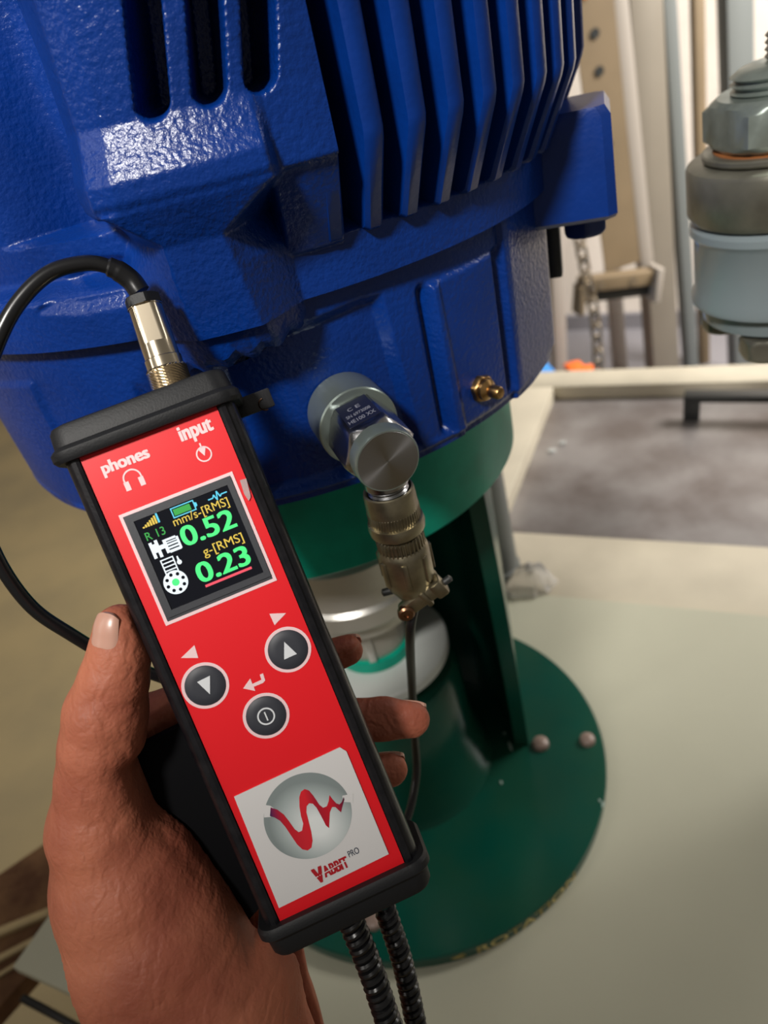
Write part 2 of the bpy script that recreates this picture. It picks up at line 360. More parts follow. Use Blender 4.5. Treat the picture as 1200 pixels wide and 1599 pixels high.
# ---- background posts; each a channel standing at its own distance
def post(name, label, ptop, pbot, Y, wpx, depth, m, group=None, zext=.9):
    a = on_y(*ptop, Y); b = on_y(*pbot, Y); d = (a-b); L = np.linalg.norm(d); d /= L
    top = a+d*zext; bot = b-d*(b[2]/d[2]) if b[2] > 0 else b
    wv = on_y(ptop[0]+wpx, ptop[1], Y)-a; wd_ = abs(wv[0]); z = (top-bot); Lz = np.linalg.norm(z)
    mt = axis_frame((top+bot)/2+np.array([wd_/2, depth/2, 0]), d, (1, 0, 0))
    return (mt, wd_, Lz, depth, label, m, group, top, bot, d)
def flat_post(name, label, *a, **k):
    mt, wd_, Lz, dp, lb, m, gr, *_ = post(name, label, *a, **k)
    v, f = xf(box(-wd_/2, wd_/2, -dp/2, dp/2, -Lz/2, Lz/2, .003), mt)
    v[:, 2] = np.maximum(v[:, 2], 0.0)
    return obj(name, v, f, m, label=lb, cat='column', group=gr)
# slotted tan hoist arm (hangs from above, ends in a bracket)
Yp = 1.55
hp = thing('hoist_mast', 'tan perforated steel arm with round holes, ending in a cross bracket, behind the motor', 'hoist', on_y(920, 430, Yp))
def seg_box(pa, pb, Y, wpx, depth, ext=0., yoff=0.):
    a = on_y(*pa, Y); b = on_y(*pb, Y); d = a-b; L = np.linalg.norm(d); d /= L
    a = a+d*ext; L += ext; wv = abs((on_y(pa[0]+wpx, pa[1], Y)-on_y(*pa, Y))[0])
    return axis_frame((a+b)/2+np.array([wv/2, depth/2+yoff, 0]), d, (1, 0, 0)), wv, L
mt, wv, L = seg_box((892, 0), (946, 424), Yp, 66, .004, .5)
obj('web', *xf(box(-wv/2, wv/2, -.003, .003, -L/2, L/2), mt), 'post_tan', hp)
mt2, wv2, L2 = seg_box((958, 0), (1003, 424), Yp, 24, .04, .5)
obj('flange', *xf(box(-wv2/2, wv2/2, -.02, .02, -L2/2, L2/2, .002), mt2), 'post_light', hp, label='light grey edge flange')
for hx, hy in ((915, -10), (930, 52), (937, 111), (944, 168), (951, 225)):
    c = on_y(hx, hy, Yp-.004); obj('hole', *xf(lathe([(.0115, 0), (.0115, .003)], 20), axis_frame(c, (0, 1, 0))), 'dark_steel' if hy > -5 else 'rust', hp)
ba, bb = on_y(905, 462, Yp-.05), on_y(1018, 448, Yp-.05); bx = (bb-ba); BL = np.linalg.norm(bx); bx /= BL
mtb = basis((ba+bb)/2, bx, np.cross(ez, bx)/np.linalg.norm(np.cross(ez, bx)), np.cross(bx, np.cross(ez, bx)/np.linalg.norm(np.cross(ez, bx))))
obj('cross_bracket', *xf(join(box(-BL/2, BL/2, -.02, .03, .012, .05, .003), box(-BL/2, BL/2, 0, .03, -.01, .014, .002)), mtb), 'post_tan', hp)
obj('cross_bracket_shadow_slot', *xf(box(-BL/2+.006, BL/2-.006, -.004, .02, -.022, .012, .002), mtb), 'dark_steel', hp, label='dark lower channel').name = 'lower_channel_shade'  # dark block stands in for the shadow under the bracket
obj('end_plate', *xf(box(-BL/2-.008, -BL/2+.008, -.03, .03, -.05, .03, .002), mtb), 'post_tan', hp)
obj('end_plate', *xf(box(BL/2-.006, BL/2+.012, -.04, .03, -.035, .06, .003), mtb), 'post_light', hp)
for sx in (-.25, .18): obj('hole', *xf(lathe([(.012, 0), (.012, .003)], 16), axis_frame((mtb@np.array([BL*sx, -.022, .03, 1]))[:3], (0, 1, 0))), 'chain', hp)
# columns
flat_post('column', 'wide beige column right of the perforated tan arm', (984, 0), (1022, 575), 1.9, 52, .08, 'post_beige')
flat_post('column', 'narrow blue-grey column beside the wide beige one', (1037, 0), (1076, 575), 1.93, 21, .05, 'post_grey')
flat_post('column', 'thin tan post against the wall, left of the grey-green column', (1084, 0), (1096, 575), 2.1, 18, .03, 'post_tan')
flat_post('column', 'grey-green column behind the threaded stud', (1136, 0), (1150, 575), 1.9, 42, .06, 'post_grey')
flat_post('column', 'pale grey post between the motor and the chain', (845, 0), (868, 575), 1.9, 25, .05, 'post_light')
flat_post('column', 'short pale post seen below the cross bracket', (940, 300), (962, 575), 2.15, 22, .04, 'post_light', zext=.0)
# chain
ch = thing('hoist_chain', 'rusty steel hoist chain hanging beside the perforated arm', 'chain', on_y(935, 585, 1.5))
Pc = [on_y(905, 372, 1.40), on_y(916, 430, 1.40), on_y(930, 500, 1.40), on_y(937, 600, 1.40), on_y(946, 690, 1.40)]
Pc = smooth_path(Pc, 5); Pc = Pc[:]
LL = np.cumsum([0]+[np.linalg.norm(b-a) for a, b in zip(Pc, Pc[1:])]); nl = int(LL[-1]/.038)
def link_mesh(c, d, twist):
    fr = axis_frame(c, d, (math.cos(twist), math.sin(twist), 0)); path = []
    for k in range(20):
        t = 2*PI*k/20; path.append((.015*math.cos(t), 0, .015*math.sin(t)+(.011 if math.sin(t) > 0 else -.011)))
    path.append(path[0]); v, f = tube(path, .0048, 6); return xf((v, f), fr)
for k in range(nl):
    s = k*.038; i = min(np.searchsorted(LL, s, 'right')-1, len(Pc)-2); t = (s-LL[i])/(LL[i+1]-LL[i]); c = Pc[i]*(1-t)+Pc[i+1]*t
    obj('chain_link', *link_mesh(c, Pc[i]-Pc[i+1], (k % 2)*PI/2+.5), 'chain', ch)
# orange block & blue crate behind frame
o = on_y(908, 592, 1.75)
ob = thing('orange_box', 'small orange plastic box behind the cream frame', 'box', (o[0], o[1], .0))
obj('box_body', *box(o[0]-.045, o[0]+.055, o[1]-.04, o[1]+.04, 0, o[2]+.03, .006), 'orange', ob)
obj('box_lid', *box(o[0]-.045, o[0]+.01, o[1]-.04, o[1]+.04, o[2]+.03, o[2]+.055, .004), 'orange', ob)
o = on_y(832, 585, 1.2)
cr = thing('blue_crate', 'bright blue plastic crate seen just behind the motor beside the frame', 'crate', (o[0], o[1], 0))
obj('crate_wall', *box(o[0]-.16, o[0]+.045, o[1]-.15, o[1]+.18, 0, o[2]+.02, .01), 'blue_crate', cr)
obj('rim', *box(o[0]-.17, o[0]+.055, o[1]-.16, o[1]+.19, o[2]-.035, o[2]-.005, .008), 'blue_crate', cr)

# ---- grey pipe standing behind the green stand
gp = on_z(785, 905, .80)
obj('support_pipe', *xf(lathe([(.0, 0), (.028, 0), (.028, .01), (.0255, .011), (.0255, .30), (.0, .30)], 32), basis((gp[0], gp[1]+.02, .80), (1, 0, 0), (0, 1, 0), (-.03, 0, 1))), 'post_grey', label='short grey-beige pipe standing behind the green stand', cat='pipe')
# crumpled clear wrapper
wv_, wf_ = lathe([(.001, .03), (.010, .026), (.018, .014), (.022, .004), (.026, 0.0005)], 22, close=False)
wv_ = np.array(wv_)*1.1; wv_ += rng.normal(0, .0018, wv_.shape); wv_[:, 2] = np.abs(wv_[:, 2])+.0005
wp = on_z(830, 915, .80)
obj('plastic_wrapper', *xf((wv_, wf_), basis((wp[0], wp[1], .8), (1.1, 0, 0), (0, .8, 0), (0, 0, 1))), 'film', label='crumpled clear plastic wrapper on the cream sheet behind the stand', cat='wrapper')

# ---- lower-left clutter: debris patch and wooden strips beyond the sheet corner
shelf = obj('lower_shelf', *poly([tuple(on_z(*q, .735)[:2]) for q in ((-200, 1500), (95, 1300), (160, 1350), (110, 1450), (-100, 1680))], .715, .735), 'sawdust', smooth=False, label='brown crumbly board under the corner of the cream sheet', cat='board')
for (a, b, wd_) in (((-40, 1468), (120, 1404), .008), ((-40, 1512), (100, 1440), .006), ((-40, 1540), (70, 1472), .004)):
    pa, pb = on_z(*a, .742), on_z(*b, .742); d = pb-pa; L = np.linalg.norm(d); d /= L; dyv = np.cross(ez, d)
    lab = {.008: 'thickest pale wooden strip on the brown board', .006: 'middle pale wooden strip on the brown board', .004: 'thinnest wooden strip, nearest the sheet corner'}[wd_]
    obj('wooden_strip', *obox(np.array([pa[0], pa[1], 0]), d, dyv, 0, L, -wd_/2, wd_/2, .7352, .7352+wd_*.8, .001), 'wood', label=lab, cat='strip', group='wooden strips on the brown board')
pa, pb = on_z(38, 1560, .74), on_z(135, 1612, .74)
obj('dark_cable', *tube(smooth_path([pa+(pa-pb)*.02, pa*.5+pb*.5+np.array([0, 0, .002]), pb+(pb-pa)*.6], 6), .0035, 10), 'black_rubber', label='short dark rod below the corner of the cream sheet', cat='rod').name = 'dark_rod'

# ================================================================== GREEN MOTOR STAND
st = thing('motor_stand', 'green painted steel stand with round bolted base flange under the blue motor', 'stand', (0, 0, .80))
RF = .1775
MZ = basis((0, 0, ZF), (1, 0, 0), (0, 1, 0), (0, 0, 1))
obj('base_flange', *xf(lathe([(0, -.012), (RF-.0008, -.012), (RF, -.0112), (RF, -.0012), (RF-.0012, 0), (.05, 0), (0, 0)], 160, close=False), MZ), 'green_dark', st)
RG = .1318
obj('top_ring', *xf(lathe([(.085, .3275), (RG-.001, .3275), (RG, .3285), (RG, .392), (RG-.002, .3935), (.085, .3935), (.085, .3275)], 160, close=False), MZ), 'green', st)
# conical pipe wall with a window cut towards the camera; the cut edges lean
def wall_mesh(ri0, ro0, ri1, ro1, aA, aB, h, n=60, m=14):
    ls = []
    for j in range(m+1):
        t = j/m; z = t*h; a0 = aA[0]*(1-t)+aA[1]*t; a1 = aB[0]*(1-t)+aB[1]*t
        ri = ri0*(1-t)+ri1*t; ro = ro0*(1-t)+ro1*t
        row = [pol(a0+(a1-a0)*k/n, ro, z) for k in range(n+1)]+[pol(a1-(a1-a0)*k/n, ri, z) for k in range(n+1)]
        ls.append(row)
    return loops(ls)
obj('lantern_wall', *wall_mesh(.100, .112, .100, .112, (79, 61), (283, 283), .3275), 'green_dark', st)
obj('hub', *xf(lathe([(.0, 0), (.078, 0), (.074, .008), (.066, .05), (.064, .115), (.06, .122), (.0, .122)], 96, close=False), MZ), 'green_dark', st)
for (x, y), rr in (((845, 1163), .0075), ((918, 1157), .0068)):
    p = on_z(x, y, ZF)
    obj('bolt', *xf(lathe([(rr, 0), (rr, .002), (rr*.92, .0045), (rr*.6, .0062), (0.0005, .0068)], 24), basis(p, (1, 0, 0), (0, 1, 0), ez)), 'bolt_paint', st, label='domed primer-coloured bolt head')
for a_ in (150, 200, 250, 300, 340):
    obj('bolt', *xf(lathe([(.0075, 0), (.0075, .002), (.0069, .0045), (.0045, .0062), (0.0005, .0068)], 20), basis(pol(a_, .150, 0), (1, 0, 0), (0, 1, 0), ez)), 'bolt_paint', st, label='domed primer-coloured bolt head')
# weld bead at the wall foot (small pale blobs where the paint is chipped)
bl = []
for (x, y), (dx_, dy_, dz_) in {(816, 1140): (.0016, .006, .002), (797, 1165): (.0014, .006, .001), (788, 1145): (.0015, .0015, .0015), (803, 1085): (.0012, .0018, .001), (783, 1222): (.0012, .002, .0007), (937, 1250): (.001, .0016, .0006)}.items():
    v, f = lathe([(0.01, -.5), (.6, -.3), (1, .1), (.8, .6), (.05, 1)], 10); bl.append(xf((np.array(v)*[dx_, dy_, dz_], f), basis(on_z(x, y, ZF+.0004), (1, 0, 0), (0, 1, 0), ez)))
obj('chipped_spot', *join(*bl), 'weld', st, kind='stuff', label='pale chips in the green paint')
ra0, ra1 = az(934, 1140, RF)[0], az(944, 1262, RF)[0]
obj('chipped_rim', *tube([pol(a_, RF-.0004, -.0012) for a_ in np.linspace(ra0, ra1, 24)], [.0003+.0011*math.sin(PI*k/23)**.6 for k in range(24)], 8), 'weld', st, label='pale worn edge of the green flange')
# stencilled arrow and ROTATION on the rim of the flange
a_s = az(760, 1466, RF)[0]; a_e = az(925, 1310, RF)[0]
def wrap(vf, R):
    v, f = vf; v = np.array(v); return np.array([pol(p[0], R, p[1]-.012) for p in v]), f
def degw(x): return math.degrees(x/RF)
span = a_e-a_s; txt = join(poly([(0, .006), (3.4, .0098), (3.4, .0078), (2.0, .0067), (4.0, .0067), (4.0, .0053), (2.0, .0053), (3.4, .0042), (3.4, .0022)], 0, 0.0001))
tv, tf = fit_text('ROTATION', 6.8, span, .0015, .0105, .012)
obj('stencil_lettering', *wrap((np.vstack([np.array(txt[0]), tv]), list(txt[1])+[[i+len(txt[0]) for i in q] for q in tf]), RF+.00025), 'cream_print', st, label='worn cream lettering ROTATION with an arrow')

# ---- shaft coupling inside the stand
sc = thing('shaft_coupling', 'white and aluminium shaft coupling discs inside the green stand', 'coupling', (0, 0, ZF+.122))
obj('white_disc', *xf(lathe([(0, .138), (.059, .138), (.060, .139), (.060, .147), (.059, .148), (0, .148)], 96, close=False), MZ), 'white_plastic', sc)
obj('shaft', *xf(lathe([(0, .118), (.024, .118), (.024, .327), (0, .327)], 64, close=False), MZ), 'shaft', sc)
obj('seal_ring', *xf(lathe([(0, .148), (.0325, .148), (.0325, .158), (.030, .159), (0, .159)], 64, close=False), MZ), 'green', sc, label='dark green seal ring')
obj('lower_collar', *xf(lathe([(0, .159), (.029, .159), (.029, .196), (0, .196)], 64, close=False), MZ), 'shaft', sc)
obj('clamp_screw', *xf(box(-.003, .003, -.004, .002, .160, .186, .0008), basis(pol(-5, .029, 0), (1, 0, 0), (0, 1, 0), ez)), 'alu', sc)
obj('upper_disc', *xf(lathe([(0, .196), (.044, .196), (.046, .198), (.046, .214), (.057, .216), (.0597, .219), (.0597, .232), (.057, .235), (.0565, .247), (.0585, .249), (.0585, .268), (.050, .275), (.046, .30), (0, .30)], 96, close=False), MZ), 'alu', sc)

# ================================================================== BLUE MOTOR
mo = thing('electric_motor', 'large blue cast-iron electric motor with cooling fins, standing on the green stand', 'motor', (0, 0, ZF+.3935))
ang = np.concatenate([np.arange(-180, -60, 3.), np.arange(-60, 92, .2), np.arange(92, 180, 3.)])
ZT = .74
def sstep(x, a, b): t = np.clip((x-a)/(b-a), 0, 1); return t*t*(3-2*t)
def inpoly_sd(A_, Z_, pts, R=.165):
    """signed distance (m, + inside) to polygon given in (deg, z)"""
    k = math.radians(1)*R; P = [(p[0]*k, p[1]) for p in pts]; X = A_*k; Y = Z_; d = np.full(X.shape, 1e9); ins = np.zeros(X.shape, bool)
    for (x0, y0), (x1, y1) in zip(P, P[1:]+P[:1]):
        ex, ey = x1-x0, y1-y0; t = np.clip(((X-x0)*ex+(Y-y0)*ey)/(ex*ex+ey*ey), 0, 1)
        d = np.minimum(d, np.hypot(X-x0-t*ex, Y-y0-t*ey))
        c = (y0 > Y) != (y1 > Y)
        with np.errstate(divide='ignore', invalid='ignore'): ins ^= c & (X < (x1-x0)*(Y-y0)/(y1-y0 if y1 != y0 else 1e-9)+x0)
    return np.where(ins, d, -d)
def blur(R, n):
    for _ in range(n):
        Rp = np.pad(R, 1, 'edge'); R = (Rp[:-2, 1:-1]+Rp[2:, 1:-1]+Rp[1:-1, :-2]+Rp[1:-1, 2:]+4*R)/8
    return R
def grid_obj(name, zs, rfun, m, parent, blurn=1, closed=True):
    A_, Z_ = np.meshgrid(ang, zs); R = blur(rfun(A_, Z_), blurn); t = np.radians(A_)
    V = np.stack([R*np.sin(t), -R*np.cos(t), Z_+ZF], -1).reshape(-1, 3); n = len(ang); k = len(zs)
    i = np.arange(k-1)[:, None]*n; j = np.arange(n)[None]; j2 = (j+1) % n
    Q = np.stack([i+j, i+j2, i+n+j2, i+n+j], -1).reshape(-1, 4).tolist()
    Q.append(list(range(n))[::-1]); Q.append(list(range((k-1)*n, k*n)))
    return obj(name, V, Q, m, parent, auto=60)
# end shield (lower drum)
RD = .1610
def pxs(l, R): return [az(x, y, R) for x, y in l]
def drum(A_, Z_):
    R = np.full(A_.shape, RD)
    R -= .0015*(Z_ < .397)*1.0
    # recessed panel on the camera side
    sd = inpoly_sd(A_, Z_, [(-6, .467), (10, .4695), (16.5, .4715), (19.8, .470), (21.5, .397), (-6, .397)])
    R -= np.clip(sd/.0045, 0, 1)*.0048
    # proud field right of it
    sd = inpoly_sd(A_, Z_, [(26.9, .4675), (41.2, .4680), (41.2, .397), (26.9, .397)]); R += np.clip(sd/.0022, 0, 1)*.0014
    # vertical rib beside groove
    sd = inpoly_sd(A_, Z_, [(26.9, .4665), (29.0, .4665), (29.8, .3965), (27.1, .3965)]); R += np.clip(sd/.002, 0, 1)*.0016
    for a0, wd_ in ((26.0, .7), (42.3, .9)):
        g = np.exp(-((A_-a0)/wd_)**2)*sstep(Z_, .3985, .403)*(1-sstep(Z_, .464, .4685)); R -= .0042*g
    # pad to the right of the second groove, flat facet
    fac = (RD+.0022)*math.cos(math.radians(10))/np.cos(np.radians(np.clip(A_, 44, 64)-54)); R = np.where(A_ > 43.6, np.minimum(R+.0022, fac+.0006), R)
    R -= .003*sstep(A_, 64, 66)*(Z_ < .47)
    # left pad and scuffed dent
    sd = inpoly_sd(A_, Z_, pxs([(-60, 595), (52, 593), (92, 672), (150, 800), (-60, 800)], RD)); R += np.clip(sd/.002, 0, 1)*.0018
    R -= .0028*np.exp(-((A_+17.5)/.9)**2)*sstep(Z_, .430, .436)*(1-sstep(Z_, .452, .462))
    R += .0012*np.exp(-((A_+14.8)/.8)**2)*sstep(Z_, .430, .436)*(1-sstep(Z_, .452, .462))
    # rim lip
    R += .0012*sstep(Z_, .3995, .398)*(A_ < 30)
    # paint sag and casting waviness
    return R
zd = np.concatenate([[.3935, .3943], np.arange(.395, .4785, .0008), [.4785]])
grid_obj('end_shield', zd, drum, 'blue', mo)
# housing with boss, slots
def aL(z): return np.interp(z, [.50, .511, .524], [-4.2, -4.0, -8.2])
def aR(z): return np.interp(z, [.467, .49, .5105, .524], [3.4, 2.6, 2.0, 8.4])
def housing(A_, Z_):
    base = np.where(Z_ < .497, .1668, .152)
    base = np.where(Z_ < .497, .1668, .1668-.0148*sstep(Z_, .4965, .501))
    base = base-np.where(Z_ > .515, .0036, 0)*np.clip(-13-A_, 0, 7)*sstep(A_, -34, -22)
    # lower boss: pyramid facets
    rf = np.interp(Z_, [.466, .4785, .5105, .5235, .53], [.180, .183, .1865, .1925, .193])
    low = rf-np.interp(Z_, [.50, .5235], [.0029, .0065])*np.clip(A_-aR(Z_), 0, 99)-np.interp(Z_, [.495, .5235], [.0021, .0065])*np.clip(aL(Z_)-A_, 0, 99)
    low = np.where(Z_ < .5235, low, 0)
    # upper boss
    top = np.interp(Z_, [.5225, .5265, .532, .5385, .546, .60], [.1915, .1935, .1935, .190, .187, .187])
    lr = -4.6-(.577-Z_)*30; top = top-.0011*np.clip(lr-A_, 0, 99)-.0040*np.clip(lr-2.6-A_, 0, 99)-.0004*np.clip(A_-9.8, 0, 5)
    fl = sstep(A_, 7.8, 9.2); top = top*(1-fl)+np.minimum(top, .1864)*fl; top = np.where((A_ > 8.6) & (Z_ < .5235), 0, top)
    top = np.where(Z_ >= .5225, top, 0)
    top = np.where(A_ > 15.3, 0, top); low = np.where(A_ > 15.3, 0, low)
    # solid band next to the first fin
    band = np.interp(Z_, [.4945, .5255, .530, .6], [.1695, .1855, .1862, .1862])-.0006*np.clip(11.5-A_, 0, 9); band = np.where((A_ > 8.2) & (A_ < 15.4) & (Z_ > .4945), band, 0)
    R = np.maximum(np.maximum(base, low), np.maximum(top, band))
    # three slots
    for c0, z0 in ((-.7, .5455), (4.5, .5455), (9.2, .5455)):
        lean = (Z_-.5455)*95
        dd = np.abs(A_-(c0+lean*.9))
        g = (1-sstep(dd, 1.15, 1.5))*sstep(Z_, z0+.0012*dd**2-.0005, z0+.0012*dd**2+.0008)*(Z_ < .70)
        R = R*(1-g)+.152*g
    # left flank lower pocket
    sd = inpoly_sd(A_, Z_, pxs([(70, 425), (185, 420), (215, 480), (120, 500), (40, 500)], .172), .172); R -= np.clip(sd/.004, 0, 1)*.003
    R = np.where(Z_ > .715, R-(Z_-.715)*.9, R)
    R = np.where((A_ < -62) | (A_ > 91), np.maximum(np.where(Z_ < .70, .155, .15), np.where(Z_ < .497, .1668, .152)), R)
    return R
zh = np.concatenate([np.arange(.4785, .60, .00075), np.arange(.60, ZT, .006), [ZT]])
hb = grid_obj('housing', zh, housing, 'blue', mo, blurn=1)
# lower lip of the boss that overhangs the end shield
def lipmesh():
    rows = []
    for z, k in ((.4785, 1), (.470, .99), (.4655, .965)):
        row = []
        for a in np.arange(-10.5, 9.1, .6):
            zz = z-.0012*math.sin(a*1.9)*(k < 1)+(.0035*(a+1)/10 if k < 1 else 0)
            r = (.180-.0030*max(0, a-3.2)-.0019*max(0, -4.2-a))*k+(0 if k == 1 else 0); row.append(pol(a, max(r, .1595), zz))
        row += [pol(a, .154, z) for a in np.arange(9.0, -10.6, -.6)]
        rows.append(row)
    return loops(rows)
obj('foot_boss', *lipmesh(), 'blue', mo)
# fins: one shared mesh, spun about the motor axis
fin_prof = [(.148, .4955), (.1695, .4955), (.1712, .4965), (.1845, .5245), (.1855, .528), (.1855, .715), (.178, .725), (.148, .725)]
def fin_mesh():
    ls = []
    for s, ins in ((-1, .0012), (-.6, 0), (.6, 0), (1, .0012)):
        ring = []
        for r, z in fin_prof:
            thick = .0036 if r > .16 else .0044
            rr = r-(ins if r > .16 else 0); ring.append((s*thick, -rr, ZF+z+(ins if z < .5 else 0)))
        ls.append(ring)
    return loops(ls)
fa = [15.0-.9+5.2*k for k in range(0, 9)]+[15.0-.9+5.2*k for k in range(9, 60) if 15+5.2*k < 295]
f0 = None
for a in fa:
    if 60 < a < 76: continue
    if f0 is None:
        f0 = obj('fin', *fin_mesh(), 'blue_smooth', mo, auto=40); f0.rotation_euler = (0, 0, math.radians(a))
    else:
        q = f0.copy(); COL.objects.link(q); q.parent = mo; q.rotation_euler = (0, 0, math.radians(a))
# square lug with a bolt below, on the right flank
tr = math.radians(68); er = np.array([math.sin(tr), -math.cos(tr), 0]); et = np.array([math.cos(tr), math.sin(tr), 0])
def lug():
    z0, z1 = az(951, 322, .192)[1], az(945, 152, .1915)[1]
    rr = lambda r0, r1, t0, t1, z: [er*r+et*t+np.array([0, 0, ZF+z]) for r, t in ((r0, t0), (r1-.004, t0), (r1, t0+.004), (r1, t1-.004), (r1-.004, t1), (r0, t1))]
    return z0, z1, loops([rr(.13, .1955, -.026, .030, z0), rr(.13, .1965, -.028, .032, z0+.002), rr(.13, .1945, -.027, .031, z1-.004), rr(.13, .192, -.026, .030, z1)])
z0l, z1l, lm = lug()
lugo = obj('lug', *lm, 'blue_smooth', mo)
bp = on_y(900, 348, (er*.178)[1]); bc = er*.181+np.array([0, 0, ZF+z0l]); bc = bc-et*.004
obj('bolt', *xf(join(hexprism(.019, -.0105, 0, .2, .3), lathe([(.011, -.002), (.011, .001)], 24)), basis(bc, (1, 0, 0), (0, 1, 0), ez)), 'blue_bolt', lugo, label='blue painted hexagon bolt')
obj('side_bar', *xf(box(-.004, .004, -.006, .004, 0, .036, .001), basis(pol(74, .1648, .405+.02), er, et, ez)), 'dark_steel', mo)
# grease nipple
na, nz = az(752, 606, RD+.002); nd = np.array([math.sin(math.radians(na-2)), -math.cos(math.radians(na-2)), .0]); nb = pol(na, RD, nz)
gn = obj('grease_nipple', *xf(hexprism(.0115, -.001, .0045, .18, .2), axis_frame(nb, nd)), 'brass', mo, label='brass grease nipple')
obj('nipple_tip', *xf(lathe([(.0052, .0035), (.0048, .0062), (.0026, .0078), (.0030, .0086), (.0030, .0128), (.0024, .0139), (.0006, .0142)], 28), axis_frame(nb, nd)), 'brass', gn)
obj('nipple_collar', *xf(lathe([(.0085, -.001), (.0085, .0004), (.007, .0008)], 32), axis_frame(nb, nd)), 'blue_smooth', mo)

# ================================================================== ACCELEROMETER
sb = on_cyl(540, 640, .1565); sa = 12.2; sdv = np.array([math.sin(math.radians(sa)), -math.cos(math.radians(sa)), -.01]); sdv /= np.linalg.norm(sdv)
ac = thing('accelerometer', 'round steel vibration sensor with hexagon body screwed to the blue motor', 'sensor', tuple(sb))
SF = axis_frame(sb, sdv, (0, 0, 1))
obj('mounting_base', *xf(lathe([(0, 0), (.0165, 0), (.0165, .0185), (.0160, .0192), (.0118, .0194), (0, .0194)], 96, close=False), SF), 'steel_base', ac)
obj('hex_body', *xf(hexprism(.0255, .0185, .0455, .10, PI/2+.16), SF), 'steel', ac)
obj('cap', *xf(lathe([(0.0, .043), (.0124, .043), (.0124, .0512), (.0120, .0523), (.0001, .0523)], 96, close=False), SF), 'steel_base', ac).name = 'cap'
capm = bpy.data.materials.new('turned_steel_face'); capm.use_nodes = True; nt = capm.node_tree; b_ = nt.nodes['Principled BSDF']
b_.inputs['Base Color'].default_value = (.42, .42, .44, 1); b_.inputs['Metallic'].default_value = 1; b_.inputs['Roughness'].default_value = .28; b_.inputs['Anisotropic'].default_value = .85
tg = nt.nodes.new('ShaderNodeTangent'); tg.direction_type = 'RADIAL'; tg.axis = 'Z'; nt.links.new(tg.outputs['Tangent'], b_.inputs['Tangent']); M['turned'] = capm
# the turned face is an object whose own Z is the cap axis, so its tangents run in circles
fv, ff = lathe([(.0117, 0), (.0115, .0003), (.004, .0003), (.0002, .0003)], 96, close=False)
me = bpy.data.meshes.new('turned_face'); me.from_pydata([tuple(p) for p in fv], [], [tuple(f) for f in ff]); me.materials.append(capm)
tf_ = bpy.data.objects.new('turned_face', me); COL.objects.link(tf_); tf_.parent = ac
mloc = Matrix([[float(x) for x in r] for r in SF]); mloc.translation = Vector((sdv*.0521)); tf_.matrix_local = mloc
# dark engraved label with two lines and a mark, on the upper flat
u_ = np.cross(sdv, (0, 0, 1)); u_ /= np.linalg.norm(u_)
th = math.radians(9.2); nrm = SF[:3, 0]*math.cos(th)+SF[:3, 1]*math.sin(th); tan = np.cross(sdv, nrm)
lf = basis(sb+nrm*.0128, tan, sdv, nrm)
obj('label_plate', *xf(box(-.0066, .0062, .0212, .0405, -.0002, .00012), lf), 'label_dark', ac, label='dark engraved label')
lf2 = basis(sb+nrm*.01296, -tan, -sdv, nrm)
tx = join(fit_text('HE100 XX', -.0055, .0055, -.0385, -.0358, .01), fit_text('SN 6973008', -.005, .005, -.0338, -.0314, .01), fit_text('C', -.0028, -.0008, -.0288, -.0262, .01), fit_text('E', .0006, .0024, -.0288, -.0262, .01))
obj('label_text', *xf(tx, lf2), 'label_text', ac, smooth=False)
# threaded socket leaving the side of the body, pointing down
so = sb+sdv*.0415
dwn = np.array([.0, -.02, -1]); dwn /= np.linalg.norm(dwn); DF = axis_frame(so, dwn, (1, 0, 0))
prof = [(0, .008), (.0088, .008), (.0088, .0145)]
z = .0145
for k in range(5): prof += [(.0074, z+.0004), (.0082, z+.0011), (.0074, z+.0018)]; z += .0019
prof += [(.0070, z), (0, z)]
obj('threaded_socket', *xf(lathe(prof, 64, close=False), DF), 'steel', ac)
# ---- connector and cable hanging from it
sc2 = thing('sensor_cable', 'olive metal circular connector and black cable hanging from the steel sensor', 'cable', tuple((DF@np.array([0, 0, .018, 1]))[:3]))
obj('coupling_nut', *xf(lathe([(.0085, .0180), (.0093, .0172), (.0099, .0176), (.0102, .019), (.0104, .0262), (.0104, .0263)], 64, close=False), DF), 'olive', sc2)
obj('knurled_band', *xf(knurl(.0106, .0258, .0312, 54, .0006), DF), 'olive', sc2)
obj('collar', *xf(lathe([(.0098, .031), (.0112, .0314), (.0116, .0338), (.0112, .0362), (.0095, .0368), (.0086, .037), (.0086, .0405), (0, .0405)], 64, close=False), DF), 'olive', sc2)
obj('knurled_band', *xf(knurl(.0100, .0385, .0450, 34, .0009), DF), 'olive', sc2)
obj('backshell', *xf(lathe([(.0096, .044), (.0104, .0455), (.0108, .047), (.0106, .060), (.0098, .064), (.0062, .071), (.0044, .074), (0, .074)], 64, close=False), DF), 'olive', sc2)
for t in (-1.0, -.1, .8, 1.7, 2.6, 3.5, 4.4):
    obj('rib', *xf(xf(box(.0100, .0116, -.0013, .0013, .0475, .0600, .0004), basis((0, 0, 0), (math.cos(t), math.sin(t), 0), (-math.sin(t), math.cos(t), 0), (0, 0, 1))), DF), 'olive', sc2)
cq = math.radians(-27); CF = DF@basis((0, .0, .0705), (math.cos(cq), 0, math.sin(cq)), (0, 1, 0), (-math.sin(cq), 0, math.cos(cq)))
ccl = obj('cable_clamp', *xf(join(box(-.0075, .0135, .0035, .0085, -.0035, .0035, .0016), box(.0035, .0062, .003, .0096, -.0042, .0042, .0008), box(.0085, .0145, .002, .0092, -.0036, .0046, .0014), box(-.007, .012, -.0075, -.0035, -.0035, .0035, .0014)), CF), 'olive', sc2)
